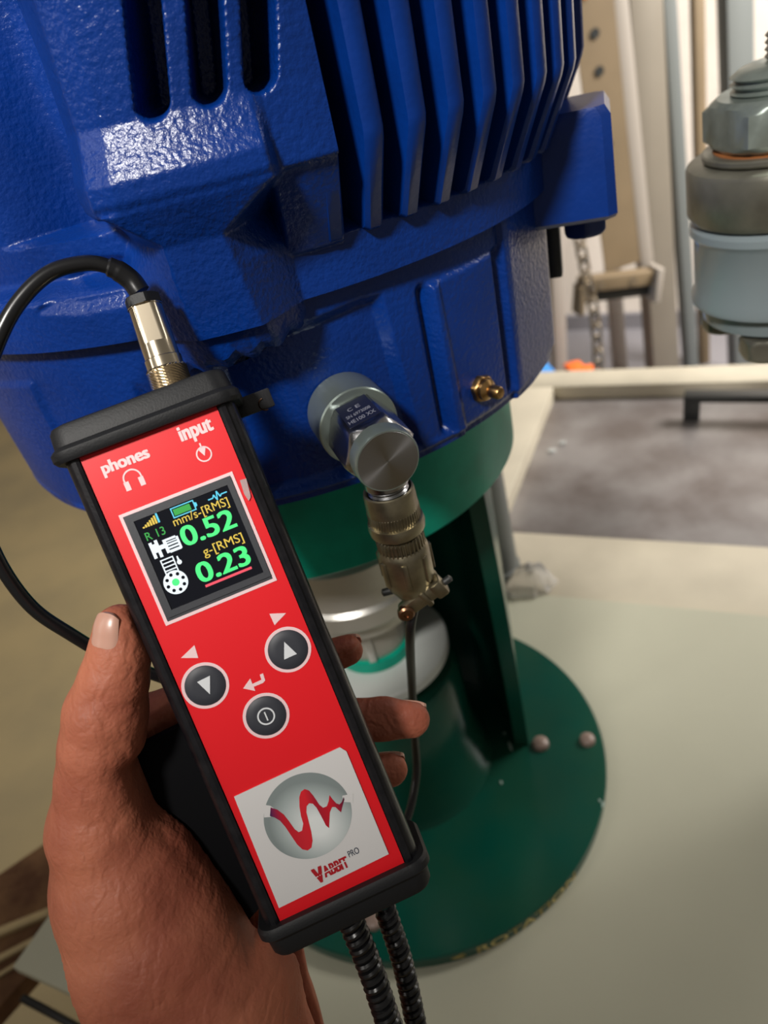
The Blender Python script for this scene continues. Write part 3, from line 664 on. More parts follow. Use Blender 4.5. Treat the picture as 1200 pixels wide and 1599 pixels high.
for lx_, lz_ in ((-.0058, .0),):
    pz = (CF@np.array([lx_, .0080, lz_, 1]))[:3]; obj('screw', *xf(lathe([(.0036, -.001), (.0036, .0014), (.0029, .0021), (.0013, .0022), (.0012, .0014), (.0001, .0014)], 24), axis_frame(pz, CF[:3, 1]/np.linalg.norm(CF[:3, 1]))), 'copper', ccl, label='copper-toned clamp screw')
obj('screw_end', *xf(lathe([(.0016, 0), (.0016, .0035), (.0007, .004)], 14), axis_frame((CF@np.array([.0140, .0045, .0015, 1]))[:3], CF[:3, 0])), 'dark_steel', ccl)
obj('screw_end', *xf(lathe([(.0017, -.002), (.0017, .0028), (.0007, .0033)], 14), axis_frame((DF@np.array([-.0098, .001, .0655, 1]))[:3], -DF[:3, 0])), 'dark_steel', sc2)
cs = (DF@np.array([.0015, 0, .072, 1]))[:3]
path = [cs, at_d(641, 985, .300), at_d(643, 1060, .335), at_d(648, 1150, .365), at_d(650, 1215, .375), at_d(632, 1290, .365), at_d(590, 1360, .345)]
obj('cable', *tube(smooth_path(path, 10), .0021, 14), 'black_rubber', sc2)

# ================================================================== HAND-HELD METER (local frame in mm)
def meter_frame():
    q = [(128, 710), (340, 630), (628, 1350), (435, 1441)]
    r = [ray(*p) for p in q]
    Am = np.array([-r[1], r[2], -r[3]]).T; s = np.linalg.solve(Am, -r[0]); P = np.array([r[0], s[0]*r[1], s[1]*r[2], s[2]*r[3]])*.212
    u = P[1]-P[0]+P[2]-P[3]; v = P[0]-P[3]+P[1]-P[2]; u /= np.linalg.norm(u); v -= u*(u@v); v /= np.linalg.norm(v)
    return CAM+P.mean(0), u, v, np.cross(u, v)
MC, MU, MV, MN = meter_frame()
MC = MC if MN@(CAM-MC) > 0 else MC
MF = basis(MC, MU*.001, MV*.001, MN*.001)            # millimetres -> world
def loc(x, y, z=0.):
    """sight line -> meter coordinates (mm) on the plane z (mm) over the faceplate"""
    o = MC-CAM+MN*z*.001; r = ray(x, y); P = r*((o@MN)/(r@MN))-(MC-CAM); return P@MU*1000, P@MV*1000
me_t = thing('vibration_meter', 'red and black hand-held vibration meter with lit display, held in a hand', 'meter', tuple(MC))
def dobj(name, vf, m, parent=me_t, **k): return obj(name, *xf(vf, MF), m, parent, **k)
def rrect(hx, hy, r, n=6, cx=0, cy=0):
    pts = []
    for sx, sy, s in ((1, 1, 0), (-1, 1, 1), (-1, -1, 2), (1, -1, 3)):
        for k in range(n+1): t = (s+k/n)*PI/2; pts.append((cx+sx*(hx-r)+r*math.cos(t), cy+sy*(hy-r)+r*math.sin(t)))
    return pts
def rloop(hx, hy, r, lvl, ax='y', cx=0, cy=0, n=6):
    if ax == 'y': return [(p[0], lvl, p[1]) for p in rrect(hx, hy, r, n, cx, cy)]
    return [(p[0], p[1], lvl) for p in rrect(hx, hy, r, n, cx, cy)]
# extruded case, cross-section in x-z
def case_section():
    pts = [(-22.2, -.9), (-22.2, .8), (-23.2, 1.3), (-24.6, 1.0)]
    for k in range(9): t = PI/2+k/8*PI/2; pts.append((-22.6+4.8*math.cos(t)*1.0-.0, -4.2+5.0*math.sin(t)-.2))
    pts += [(-27.4, -11.5), (-26.9, -12.1), (-26.9, -12.9), (-27.4, -13.5), (-27.2, -21), (-25.6, -24), (0, -24.6)]
    L_ = pts; R_ = [(-x, z) for x, z in reversed(pts[:-1])]
    return L_+R_
cs_ = case_section(); dobj('case', loops([[(x, y, z) for x, z in cs_] for y in (-84, 84)]), 'black_metal')
def endcap(sgn, y0):
    ls = []
    for hx, hz, r, y in ((26, 12, 4, y0), (29.3, 14.6, 6, y0), (30.2, 15.3, 6.5, y0+1.2), (30.2, 15.3, 6.5, y0+3.4), (29.5, 14.7, 6.2, y0+4.2), (28.6, 14.1, 6, y0+4.8), (28.2, 13.8, 6, y0+9.6), (27.4, 13.2, 5.6, y0+10.8), (25.8, 12, 5, y0+11.3)):
        ls.append([(p[0], sgn*y, p[1]-11.6) for p in rrect(hx, hz, r)])
    return loops(ls)
dobj('end_cap', endcap(1, 79.8), 'black_cap'); dobj('end_cap', endcap(-1, 80.2), 'black_cap')
fp = dobj('faceplate', box(-21.9, 21.9, -80.4, 80.4, -.8, .25), 'red', smooth=False)
def flat(name, pts, m, z=.3, t=.06, parent=None, **k): return dobj(name, poly(pts, z, z+t), m, parent or fp, smooth=False, **k)
def pl_(l, z=0): return [loc(x, y, z) for x, y in l]
def ringp(cx, cy, r0, r1, z, t=.06, seg=64): return xf(lathe([(r0, 0), (r1, 0), (r1, t), (r0, t), (r0, 0)], seg, close=False), basis((cx, cy, z), (1, 0, 0), (0, 1, 0), (0, 0, 1)))
# printed words and symbols
def ptext(name, s, x0, x1, y0, y1, m='print', z=.34, bold=.03, parent=None):
    V, Fc = fit_text(s, x0, x1, y0, y1, bold); V[:, 2] += z; return dobj(name, (V, Fc), m, parent or fp, smooth=False)
ptext('printed_word', 'phones', -17.3, -2.3, 71.4, 76.4, bold=.045)
ptext('printed_word', 'input', 8.0, 18.7, 72.0, 78.0, bold=.045)
# headphone symbol
hx, hy = loc(208, 748)
arc = [(hx+2.9*math.cos(t), hy+.3+2.9*math.sin(t)) for t in np.linspace(-.25, PI+.25, 22)]+[(hx+2.4*math.cos(t), hy+.3+2.4*math.sin(t)) for t in np.linspace(PI+.25, -.25, 22)]
flat('headphone_symbol', arc, 'print')
for s in (-1, 1): flat('headphone_symbol', [(hx+s*3.1, hy-.1), (hx+s*1.5, hy-.1), (hx+s*1.5, hy-2.9), (hx+s*3.1, hy-2.9)], 'print')
ix, iy = loc(319, 709)
dobj('input_symbol', ringp(ix, iy, 2.0, 2.45, .3), 'print', fp)
flat('input_symbol', [(ix-.25, iy+3.6), (ix+.25, iy+3.6), (ix+.25, iy+2), (ix+1.3, iy+2.0), (ix, iy-.6), (ix-1.3, iy+2.0), (ix-.25, iy+2)], 'print')
# display frame, bezel, glass
def hollow(name, hx0, hy0, hx1, hy1, cx, cy, z, t, m, parent):
    o_ = [(cx-hx1, cy-hy1), (cx+hx1, cy-hy1), (cx+hx1, cy+hy1), (cx-hx1, cy+hy1)]; i_ = [(cx-hx0, cy-hy0), (cx+hx0, cy-hy0), (cx+hx0, cy+hy0), (cx-hx0, cy+hy0)]
    V = [(*p, z) for p in o_]+[(*p, z) for p in i_]+[(*p, z+t) for p in o_]+[(*p, z+t) for p in i_]; Fc = []
    for k in range(4):
        k2 = (k+1) % 4; Fc += [(k, k2, 4+k2, 4+k), (8+k, 8+k2, 12+k2, 12+k), (k, k2, 8+k2, 8+k), (4+k, 4+k2, 12+k2, 12+k)]
    return dobj(name, (V, Fc), m, parent, smooth=False)
DX, DY = .35, 41.0
dsp = dobj('display', box(DX-17.5, DX+17.5, DY-17.6, DY+17.6, .2, .42), 'bezel', me_t, smooth=False)
hollow('display_outline', 17.4, 17.5, 18.4, 18.5, DX, DY, .3, .16, 'print', dsp)
hollow('display_step', 15.2, 14.8, 17.0, 16.8, DX+.3, DY+.3, .4, .45, 'bezel', dsp)
dobj('screen', box(-15.1, 15.9, 26.4, 56.2, .35, .5), 'lcd', dsp, smooth=False)
def ltext(name, s, x0, x1, y0, y1, m, bold=0., z=.53): return ptext(name, s, x0, x1, y0, y1, m, z, bold, dsp)
ltext('reading', '0.52', -3.4, 14.0, 42.9, 49.2, 'lcd_green', .026); ltext('reading', '0.23', -3.4, 13.8, 30.5, 36.9, 'lcd_green', .026)
ltext('unit_text', 'mm/s-[RMS]', -3.8, 14.2, 49.3, 52.8, 'lcd_yellow', .004); ltext('unit_text', 'g-[RMS]', 1.0, 14.1, 37.2, 40.9, 'lcd_yellow', .004)
ltext('range_text', 'R 13', -13.1, -7.0, 49.0, 51.6, 'lcd_mid_green', .004)
def lflat(name, pts, m, z=.51): return flat(name, pts, m, z, .03, dsp)
lflat('underline', [(-2.3, 28.9), (13.0, 28.9), (13.0, 29.7), (-2.3, 29.7)], 'lcd_red')
bp_ = [(-3.1, 52.9+.6), (3.5, 52.9+.6), (3.5, 54.0), (4.6, 54.4), (4.6, 55.6), (3.5, 56.0), (-3.1, 56.0)]
BY = 0.0
hollow('battery_symbol', 3.4, 1.3, 3.75, 1.65, .6, 54.1, .51, .03, 'lcd_cyan', dsp); lflat('battery_symbol', [(4.35, 53.3), (5.0, 53.6), (5.0, 54.6), (4.35, 54.9)], 'lcd_cyan')
lflat('battery_charge', [(-2.5, 53.1), (2.9, 53.1), (2.9, 55.1), (-2.5, 55.1)], 'lcd_mid_green')
wl = [(8.6, 53.9), (10.2, 53.9), (10.7, 54.8), (11.3, 52.9), (11.9, 55.6), (12.5, 53.6), (13.0, 54.2), (14.9, 54.2)]
wv2_ = [(x, y+.22) for x, y in wl]+[(x+.12, y-.22) for x, y in reversed(wl)]
for a_, b_2 in zip(wl, wl[1:]):
    d_ = np.array(b_2)-np.array(a_); nn = np.array([-d_[1], d_[0]])/np.linalg.norm(d_)*.2; lflat('pulse_symbol', [tuple(np.array(a_)+nn), tuple(np.array(b_2)+nn), tuple(np.array(b_2)-nn), tuple(np.array(a_)-nn)], 'lcd_cyan')
for k in range(7): lflat('signal_bar', [(-12.8+k*.82, 53.0), (-12.2+k*.82, 53.0), (-12.2+k*.82, 53.5+k*.42), (-12.8+k*.82, 53.5+k*.42)], 'lcd_yellow' if k < 6 else 'lcd_cyan')
# motor-pump pictogram
for r_ in ((-13.2, 43.0, -12.2, 48.2), (-12.4, 44.6, -11.2, 47.4), (-11.4, 42.8, -10.4, 48.4), (-10.4, 45.0, -8.9, 46.4), (-9.0, 43.2, -8.0, 47.6), (-8.0, 43.0, -4.4, 43.9), (-8.0, 46.9, -4.8, 47.6), (-8.0, 44.3, -4.4, 44.9), (-8.0, 45.3, -4.4, 45.9), (-8.0, 46.2, -4.6, 46.6), (-4.8, 43.2, -4.1, 47.2)):
    lflat('motor_symbol', [(r_[0], r_[1]), (r_[2], r_[1]), (r_[2], r_[3]), (r_[0], r_[3])], 'lcd_white')
hollow('bearing_symbol', 1.7, 2.2, 2.1, 2.6, -9.9, 39.4, .51, .03, 'lcd_white', dsp)
for k in range(3): lflat('bearing_symbol', [(-11.6, 38.0+k*1.2), (-8.2, 38.0+k*1.2), (-8.2, 38.4+k*1.2), (-11.6, 38.4+k*1.2)], 'lcd_white')
dobj('probe_symbol', xf(lathe([(.75, 0), (.75, .03)], 20), basis((-6.7, 39.4, .51), (1, 0, 0), (0, 1, 0), (0, 0, 1))), 'lcd_white', dsp)
lflat('probe_symbol', [(-7.1, 39.6), (-6.3, 39.6), (-6.5, 41.4), (-6.9, 41.4)], 'lcd_white')
wx, wy = -10.1, 34.0
dobj('wheel_symbol', xf(lathe([(3.75, 0), (3.75, .03)], 40), basis((wx, wy, .51), (1, 0, 0), (0, 1, 0), (0, 0, 1))), 'lcd_white', dsp)
for k in range(8):
    t = k*PI/4+.2; dobj('wheel_hole', xf(lathe([(.55, 0), (.55, .02)], 14), basis((wx+2.65*math.cos(t), wy+2.65*math.sin(t), .54), (1, 0, 0), (0, 1, 0), (0, 0, 1))), 'lcd', dsp)
dobj('wheel_hub', xf(lathe([(1.15, 0), (1.15, .02)], 24), basis((wx, wy, .54), (1, 0, 0), (0, 1, 0), (0, 0, 1))), 'lcd_green', dsp)
# peeling bit of clear film at the right edge of the display
dobj('peeling_film', poly(pl_([(375, 750), (385, 747), (392, 775), (389, 782), (382, 772)]), .3, .9), 'film', fp, label='clear film corner peeling up')
# buttons
def button(px, py):
    cx, cy = loc(px, py); dobj('button_ring', ringp(cx, cy, 6.2, 7.35, .26, .1), 'print', fp)
    return dobj('button', xf(lathe([(6.35, 0), (6.35, .25), (6.1, .45), (3.5, .62), (0.01, .66)], 64, close=False), basis((cx, cy, .25), (1, 0, 0), (0, 1, 0), (0, 0, 1))), 'button'), cx, cy
b1, x1_, y1_ = button(321, 1070); b2, x2_, y2_ = button(450, 1014); b3, x3_, y3_ = button(416, 1117)
dobj('button_arrow', poly([(x1_-2.1, y1_+2.2), (x1_+2.1, y1_+2.4), (x1_+.2, y1_-2.9)], .86, .93), 'button_print', b1, smooth=False) if False else None
for bb_, l in ((b1, [(308, 1065), (328, 1055), (328, 1084)]), (b2, [(444, 1002), (464, 1021), (444, 1030)])):
    dobj('button_arrow', poly(pl_(l, .9), .90, .96), 'button_print', bb_, smooth=False)
dobj('power_symbol', ringp(x3_, y3_, 2.3, 2.8, .9, .06), 'button_print', b3); a3 = loc(417, 1117)
tt = math.radians(0)
dobj('power_symbol', poly([(x3_-.22, y3_-1.5), (x3_+.22, y3_-1.5), (x3_+.22, y3_+1.5), (x3_-.22, y3_+1.5)], .91, .96), 'button_print', b3, smooth=False)
flat('arrow_print', pl_([(283, 1027), (304, 1007), (310, 1027)]), 'print'); flat('arrow_print', pl_([(421, 958), (447, 957), (429, 976)]), 'print')
flat('enter_arrow_print', pl_([(406, 1053), (411, 1051), (414.5, 1062), (411, 1066), (396.5, 1072), (399, 1078.5), (380, 1074.5), (391, 1059), (394.5, 1067.5), (408.5, 1061)]), 'print')
# sticker with logo
stk = dobj('sticker', poly(pl_([(366, 1243), (531, 1166), (541, 1172), (607, 1332), (436, 1416)]), .26, .7), 'sticker', me_t, smooth=False, label='white sticker with grey sphere and red wave logo')
sx_, sy_ = loc(481.3, 1272.3); rs_ = 14.1
dobj('logo_sphere', xf(lathe([(rs_, 0), (rs_, .04)], 96), basis((sx_, sy_, .72), (1, 0, 0), (0, 1, 0), (0, 0, 1))), 'logo_sphere', stk, smooth=False)
cp = lambda l: [loc(350+x/3.4286, 1150+y/3.43) for x, y in l]
up = [(250, 374), (285, 386), (320, 412), (350, 450), (378, 490), (400, 506), (418, 498), (424, 460), (412, 420), (404, 370), (403, 320), (412, 290), (432, 276), (455, 284), (480, 315), (510, 360), (530, 376), (550, 368), (560, 340), (564, 308), (580, 330), (600, 352), (618, 358), (630, 345), (640, 318)]
lo_ = [(644, 332), (634, 365), (626, 400), (612, 388), (596, 372), (578, 372), (566, 400), (562, 484), (545, 470), (520, 420), (495, 375), (475, 354), (455, 352), (442, 368), (441, 400), (452, 445), (466, 500), (474, 550), (468, 588), (448, 604), (420, 598), (392, 572), (360, 525), (330, 480), (300, 445), (272, 428), (246, 420)]
flat('logo_gap', cp([(215, 360), (250, 366), (268, 380), (250, 425), (215, 428)]), 'sticker', .77, .02, stk); flat('logo_gap', cp([(632, 312), (690, 300), (690, 348), (640, 345)]), 'sticker', .77, .02, stk)
flat('logo_wave', cp(up+lo_), 'logo_ribbon', .80, .03, stk)
tvx, tvy = loc(481, 1271)
vt, vf_ = fit_text('ABBIT', -3.3, 5.3, -73.2, -69.3, .05); vt2, vf2 = fit_text('V', -6.7, -3.1, -74.1, -68.7, .07)
dobj('logo_word', (np.vstack([vt, vt2])+[0, 0, .76], list(vf_)+[tuple(i+len(vt) for i in f) for f in vf2]), 'logo_red', stk, smooth=False)
flat('logo_slit', [(-6.3, -71.9), (5.5, -70.9), (5.5, -70.65), (-6.3, -71.6)], 'sticker', .78, .02, stk)
ptext('logo_word', 'PRO', 6.2, 9.9, -70.4, -68.2, 'logo_navy', .76, .01, stk)
# belt clip at the back, top right
clip = dobj('belt_clip', join(box(26, 39.5, 76, 82.5, -21, -19.5, .5), box(26, 39.5, 81, 82.5, -24, -20, .5)), 'black_plastic')
dobj('clip_hook', xf(lathe([(1.9, 0), (2.3, .3), (1.9, .6), (1.9, 0)], 20, close=False, a0=1.7, a1=4.9), basis((36.4, 77.6, -19.6), (1, 0, 0), (0, 1, 0), (0, 0, 1))), 'copper', clip)
# black plate added for the dark shade between palm and case
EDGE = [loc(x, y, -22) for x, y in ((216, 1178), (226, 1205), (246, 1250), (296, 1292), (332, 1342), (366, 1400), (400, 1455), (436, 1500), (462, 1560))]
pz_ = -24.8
dobj('palm_gap_shade', poly([(EDGE[0][0]-9, EDGE[0][1]+1), (-24, EDGE[0][1]+3), (-24, -86), (-30, -86)]+[(x-9, y) for x, y in EDGE[:7][::-1]], -30.5, -25.2), 'gap_shade', me_t)
# ---- plug with cable in the input socket
sg = thing('input_cable', 'nickel screw-on plug and black cable looping from the top of the red meter', 'cable', tuple((MF@np.array([14, 91, -12, 1]))[:3]))
zc = -12.5
p_a = np.array([*loc(268, 600, zc), zc]); p_b = np.array([*loc(222, 466, zc), zc]); ax = p_b-p_a; AL = np.linalg.norm(ax)
PF = axis_frame(p_a, ax, (0, 0, 1)); PF4 = PF.copy()
def pobj(name, vf, m, **k): return obj(name, *xf(xf(vf, PF4), MF), m, sg, **k)
R_ = 5.6
# diamond knurled ring
ls = []
nk = 40
for i, zz in enumerate(np.linspace(-2.5, 5.5, 17)):
    ls.append([((R_+.75+.28*(1 if ((k+i) % 2) else -1)*(0 < i < 16))*math.cos(2*PI*k/nk/1), (R_+.75+.28*(1 if ((k+i) % 2) else -1)*(0 < i < 16))*math.sin(2*PI*k/nk), zz) for k in range(nk)])
pobj('knurled_nut', loops(ls), 'nickel', smooth=False)
def flats(r, z0, z1, fl, zf0, zf1, n=64):
    rows = []
    for z in (z0, z0+.3, zf0-.05, zf0, zf1, zf1+.05, z1-.3, z1):
        row = []
        for k in range(n):
            t = 2*PI*k/n; x, y = r*math.cos(t), r*math.sin(t)
            if z in (z0, z1): x *= .95; y *= .95
            if zf0 <= z <= zf1: x = min(x, fl)
            row.append((x, y, z))
        rows.append(row)
    return loops(rows)
pobj('plug_collar', lathe([(R_*.9, 5.2), (R_+.35, 5.4), (R_+.35, 8.6), (R_-.1, 9.0)], 48), 'nickel')
pobj('plug_body', flats(R_, 8.6, AL-2.8, 4.6, AL-15, AL-2.8), 'nickel')
pobj('gland_nut', hexprism(10.4, AL-3.0, AL+.6, .12, .3), 'black_cap')
wp_ = lambda x, y, z: (MF@np.array([*loc(x, y, z), z, 1]))[:3]
pe = (MF@np.append((PF4@np.array([0, 0, AL+2, 1]))[:3], 1))[:3]; pe2 = (MF@np.append((PF4@np.array([0, 0, AL+7, 1]))[:3], 1))[:3]
path = [pe, wp_(203, 436, -12), wp_(174, 418, -10), wp_(135, 411, -8), wp_(80, 425, -6), wp_(35, 465, -5), wp_(2, 520, -5), wp_(-25, 600, -8), wp_(-38, 700, -14), wp_(-30, 800, -22), wp_(0, 880, -30), wp_(50, 948, -38), wp_(110, 990, -45), wp_(180, 1030, -54), wp_(260, 1060, -62)]
sp = smooth_path(path, 10); n_ = len(sp)
obj('cable', *tube(sp, [.0034 if i < 18 else (.0031 if i < 22 else .0024) for i in range(n_)], 18), 'black_rubber', sg)

# ---- two coiled cords from the bottom of the meter
def coil(name, label, pts, Rpx):
    P = smooth_path([wp_(*p) for p in pts], 40); P = np.array(P); L = np.concatenate([[0], np.cumsum(np.linalg.norm(np.diff(P, axis=0), axis=1))])
    pitch = .0030; R = Rpx; n = int(L[-1]/pitch*14); out = []
    T = np.gradient(P, axis=0); T /= np.linalg.norm(T, axis=1)[:, None]; x = np.cross(T[0], (0, 0, 1.)); x /= np.linalg.norm(x)
    for k in range(n):
        s = k/n*L[-1]; c = np.array([np.interp(s, L, P[:, i]) for i in range(3)]); t = np.array([np.interp(s, L, T[:, i]) for i in range(3)]); t /= np.linalg.norm(t)
        x = x-t*(x@t); x /= np.linalg.norm(x); y = np.cross(t, x); a = 2*PI*s/pitch; out.append(c+(x*math.cos(a)+y*math.sin(a))*R)
    th_ = thing(name, label, 'cord', tuple(P[0]), group='coiled cords below the meter')
    obj('coil', *tube(out, .00135, 8), 'black_rubber', th_)
    obj('core', *tube(P[::4], R*.75, 12), 'black_rubber', th_)
coil('coiled_cord', 'left, thicker of the two black coiled cords below the meter', [(545, 1430, -12), (578, 1510, -12), (605, 1590, -12), (640, 1690, -12)], .0034)
coil('coiled_cord', 'right, thinner of the two black coiled cords below the meter', [(600, 1415, -26), (628, 1500, -28), (648, 1590, -30), (668, 1690, -32)], .0029)

# ================================================================== VALVE STUD ON THE RIGHT
vd = .36
va = at_d(1240, 224, vd); lean = np.array([-.07, 0, 1.]); lean /= np.linalg.norm(lean)
VF = axis_frame(va, lean, (1, 0, 0)); VF[:3, 3] = va
ppm = FPX/vd
fl_ = thing('bolted_flange', 'grey painted pipe flange with steel disc, hexagon nut and threaded stud, right edge', 'flange', tuple(va-lean*.11))
Rv = 156/ppm
def vobj(name, vf, m, parent=fl_, **k): return obj(name, *xf(vf, VF), m, parent, **k)
vobj('steel_disc', lathe([(0, .0), (Rv-.003, 0), (Rv-.001, -.001), (Rv, -.003), (Rv, -.025), (Rv-.002, -.028), (0, -.028)], 128, close=False), 'old_steel')
vobj('grey_hub', lathe([(0, -.028), (Rv-.006, -.028), (Rv-.0015, -.032), (Rv-.0010, -.0355), (Rv-.003, -.039), (Rv-.003, -.068), (Rv-.001, -.072), (Rv-.0012, -.075), (0, -.075)], 128, close=False), 'grey_paint')
vobj('lower_flange', lathe([(0, -.075), (Rv-.002, -.075), (Rv-.006, -.0765), (Rv-.007, -.086), (Rv-.011, -.0885), (0, -.0885)], 128, close=False), 'grey_paint')
vobj('split_washer', lathe([(.012, .001), (.0425, .001), (.0433, .002), (.0433, .0038), (.0425, .0044), (.012, .0044)], 96, close=False, a0=-2.15, a1=4.05), 'old_steel')
vobj('rust_stain', lathe([(.012, .0044), (.038, .0044), (.038, .0050), (.012, .0050)], 48, close=False), 'rust')
vobj('hex_nut', hexprism(.0745, .0050, .0290, .20, .50), 'zinc')
prof = [(0.0, .027), (.0285, .027)]
for k in range(3): prof += [(.0272, .0282+k*.0034), (.0296, .0300+k*.0034), (.0272, .0315+k*.0034)]
prof += [(.0262, .0392), (.015, .0407), (0, .0407)]
vobj('threaded_stud', lathe(prof, 64, close=False), 'zinc')
prof = [(0.0, .040), (.0130, .040)]
for k in range(4): prof += [(.0128, .0410+k*.003), (.0143, .0425+k*.003), (.0128, .0440+k*.003)]
prof += [(.011, .0530), (0, .0530)]
vobj('inner_stud', lathe(prof, 48, close=False), 'old_steel')
for a_ in (-2.42, -.85, .7, 2.3):
    c_ = (Rv-.0175)*np.array([math.cos(a_), math.sin(a_)]); vobj('bolt_head', xf(hexprism(.025, -.1015, -.0885, .2, .4), basis((c_[0], c_[1], 0), (1, 0, 0), (0, 1, 0), (0, 0, 1))), 'old_steel')
# grey side arm and upright that carry the flange, to the right of the view
hc = (VF@np.array([0, 0, -.055, 1]))[:3]; dr = IM*1.0; dr[2] = 0; dr = dr/np.linalg.norm(dr)
obj('side_arm', *tube([hc+dr*.035, hc+dr*.12, hc+dr*.20], .018, 24), 'grey_paint', fl_)
ft = hc+dr*.20
obj('upright', *tube([ft+ez*.03, (ft*[1, 1, 0])+ez*1.0, (ft*[1, 1, 0])+ez*.801], .018, 24), 'grey_paint', fl_)

# ================================================================== HAND (signed distance field -> surface)
def build_hand():
    def J(x, y, z, rpx):
        lx, ly = loc(x, y, z); P = (MF@np.array([lx, ly, z, 1]))[:3]; dep = (P-CAM)@FW; return np.array([lx, ly, z, rpx/FPX*dep*1000])
    thumb = [J(188, 984, -8, 41), J(187, 1020, -9, 46), J(178, 1062, -10, 52), J(166, 1112, -12, 62), J(160, 1165, -14, 63), J(158, 1215, -17, 66), J(163, 1290, -21, 84), J(205, 1380, -26, 118), J(248, 1460, -30, 148), J(292, 1545, -34, 166), J(316, 1640, -34, 168), J(362, 1780, -30, 180), J(392, 1960, -26, 186)]
    thenar = [J(262, 1330, -32, 66), J(314, 1420, -34, 84), J(350, 1520, -33, 112), J(366, 1620, -33, 122), J(390, 1780, -30, 130)]
    fingers = [
        [J(290, 1440, -50, 60), J(222, 1140, -44, 50), J(330, 1092, -40, 44), J(440, 1050, -36, 37), J(545, 1018, -32.5, 27)],
        [J(305, 1450, -52, 60), J(275, 1215, -48, 50), J(400, 1160, -42, 44), J(520, 1129, -36, 38), J(600, 1125, -33.5, 35), J(645, 1127, -32.5, 32)],
        [J(315, 1460, -52, 60), J(305, 1300, -50, 50), J(420, 1248, -42, 44), J(520, 1218, -36, 37), J(612, 1206, -32.5, 30)],
        [J(325, 1470, -50, 58), J(330, 1375, -50, 46), J(420, 1328, -42, 38), J(490, 1300, -36, 32), J(556, 1288, -32.5, 27)]]
    web = [J(175, 1235, -26, 50), J(232, 1165, -46, 44)]
    h = 1.15
    xs = np.arange(-92, 62, h, dtype=np.float32); ys = np.arange(-186, 46, h, dtype=np.float32); zs = np.arange(-92, 26, h, dtype=np.float32)
    X, Y, Z = np.meshgrid(xs, ys, zs, indexing='ij')
    def cone(a, b):
        lo = np.minimum(a[:3], b[:3])-max(a[3], b[3])-14; hi = np.maximum(a[:3], b[:3])+max(a[3], b[3])+14
        sl = tuple(slice(max(0, np.searchsorted(g, l)), np.searchsorted(g, u_)) for g, l, u_ in zip((xs, ys, zs), lo, hi))
        x, y, z = X[sl], Y[sl], Z[sl]; d = (b-a)[:3]; L2 = max(d@d, 1e-6)
        t = np.clip(((x-a[0])*d[0]+(y-a[1])*d[1]+(z-a[2])*d[2])/L2, 0, 1)
        return sl, np.sqrt((x-a[0]-t*d[0])**2+(y-a[1]-t*d[1])**2+(z-a[2]-t*d[2])**2)-(a[3]+t*(b[3]-a[3]))
    def smin(a, b, k):
        hh = np.clip(k-np.abs(a-b), 0, None)/k; return np.minimum(a, b)-hh*hh*k*.25
    def chain(c, k):
        D = np.full(X.shape, 40., np.float32)
        for a, b in zip(c, c[1:]): sl, d = cone(a, b); D[sl] = smin(D[sl], d.astype(np.float32), k)
        return D
    D = chain(thumb, 2.5)
    # flat-ish pad side creases of the thumb
    D = smin(D, chain(thenar, 4), 13)
    palm = chain([fingers[0][0], fingers[0][1]], 4)
    for fgr in fingers[1:]: palm = smin(palm, chain(fgr[:2], 4), 9)
    D = smin(D, palm, 17); D = smin(D, chain(web, 3), 10)
    fin = chain(fingers[0][1:], 2.5)
    for fgr in fingers[1:]: fin = smin(fin, chain(fgr[1:], 2.5), 1.2)
    D = smin(D, fin, 4)
    # folds: shallow grooves on the thumb knuckle and wrist
    def groove(px, py, z, dirx, diry, wid, ln, dep):
        lx, ly = loc(px, py, z); n = math.hypot(dirx, diry); tx, ty = dirx/n, diry/n
        s = (X-lx)*tx+(Y-ly)*ty; q = -(X-lx)*ty+(Y-ly)*tx + .35*np.sin(s*.9+px)
        return dep*np.exp(-(q/wid)**2)*np.exp(-(s/ln)**4)*(Z > z-9)
    for g in ((140, 1094, -6, 1, .12, .7, 7.5, .75), (205, 1100, -4, 1, -.25, .7, 6.5, .7), (165, 1120, -2, 1, .05, .6, 7, .35), (175, 1150, -2, .1, 1, .8, 8, .45), (188, 1160, -3, .15, 1, .7, 9, .4), (205, 1218, -8, .8, -.5, .9, 7, .9), (140, 1290, -3, 1, -.5, .8, 8, .45), (120, 1330, -3, .9, -.3, .8, 8, .4), (160, 1310, -3, 1, .4, .8, 9, .4),
              (262, 1330, -8, -.45, 1, .9, 13, .5), (285, 1360, -8, -.35, 1, .9, 12, .5), (230, 1400, -3, -.8, 1, .7, 14, .3), (330, 1500, -6, 1, .35, 1.0, 16, .5), (370, 1580, -4, 1, .35, 1.0, 18, .6), (260, 1540, -4, 1, -.1, .9, 16, .35)):
        D = D+groove(*g).astype(np.float32)
    # the meter presses against the skin
    bx = np.maximum(np.maximum(np.abs(X)-30.4, np.abs(Y)-92), np.maximum(-26.9-Z, Z-4)); bx2 = np.maximum(np.maximum(np.abs(X)-27.6, np.abs(Y)-92), np.maximum(-24.9-Z, Z-4))
    bx = np.where(np.abs(Y) < 79, bx2, bx)
    D = np.maximum(D, -bx+.05)
    # black shade plate: the hand ends along its edge (a smooth cut facing the viewer)
    ey = np.array([p[1] for p in EDGE])[::-1]; ex = np.array([p[0] for p in EDGE])[::-1]
    lx = np.interp(Y, ey, ex)
    wdg = np.maximum(np.maximum(lx-X+.25*np.clip(Z+30, -20, 0), -30.4-Z), Y-EDGE[0][1]-.5)
    wdg = np.maximum(wdg, EDGE[6][1]-Y)
    a_, b_2 = D, -wdg; kk = 7.0; hh = np.clip(kk-np.abs(a_-b_2), 0, None)/kk; D = (np.maximum(a_, b_2)+hh*hh*kk*.25).astype(np.float32)
    lx9 = lx-10.5
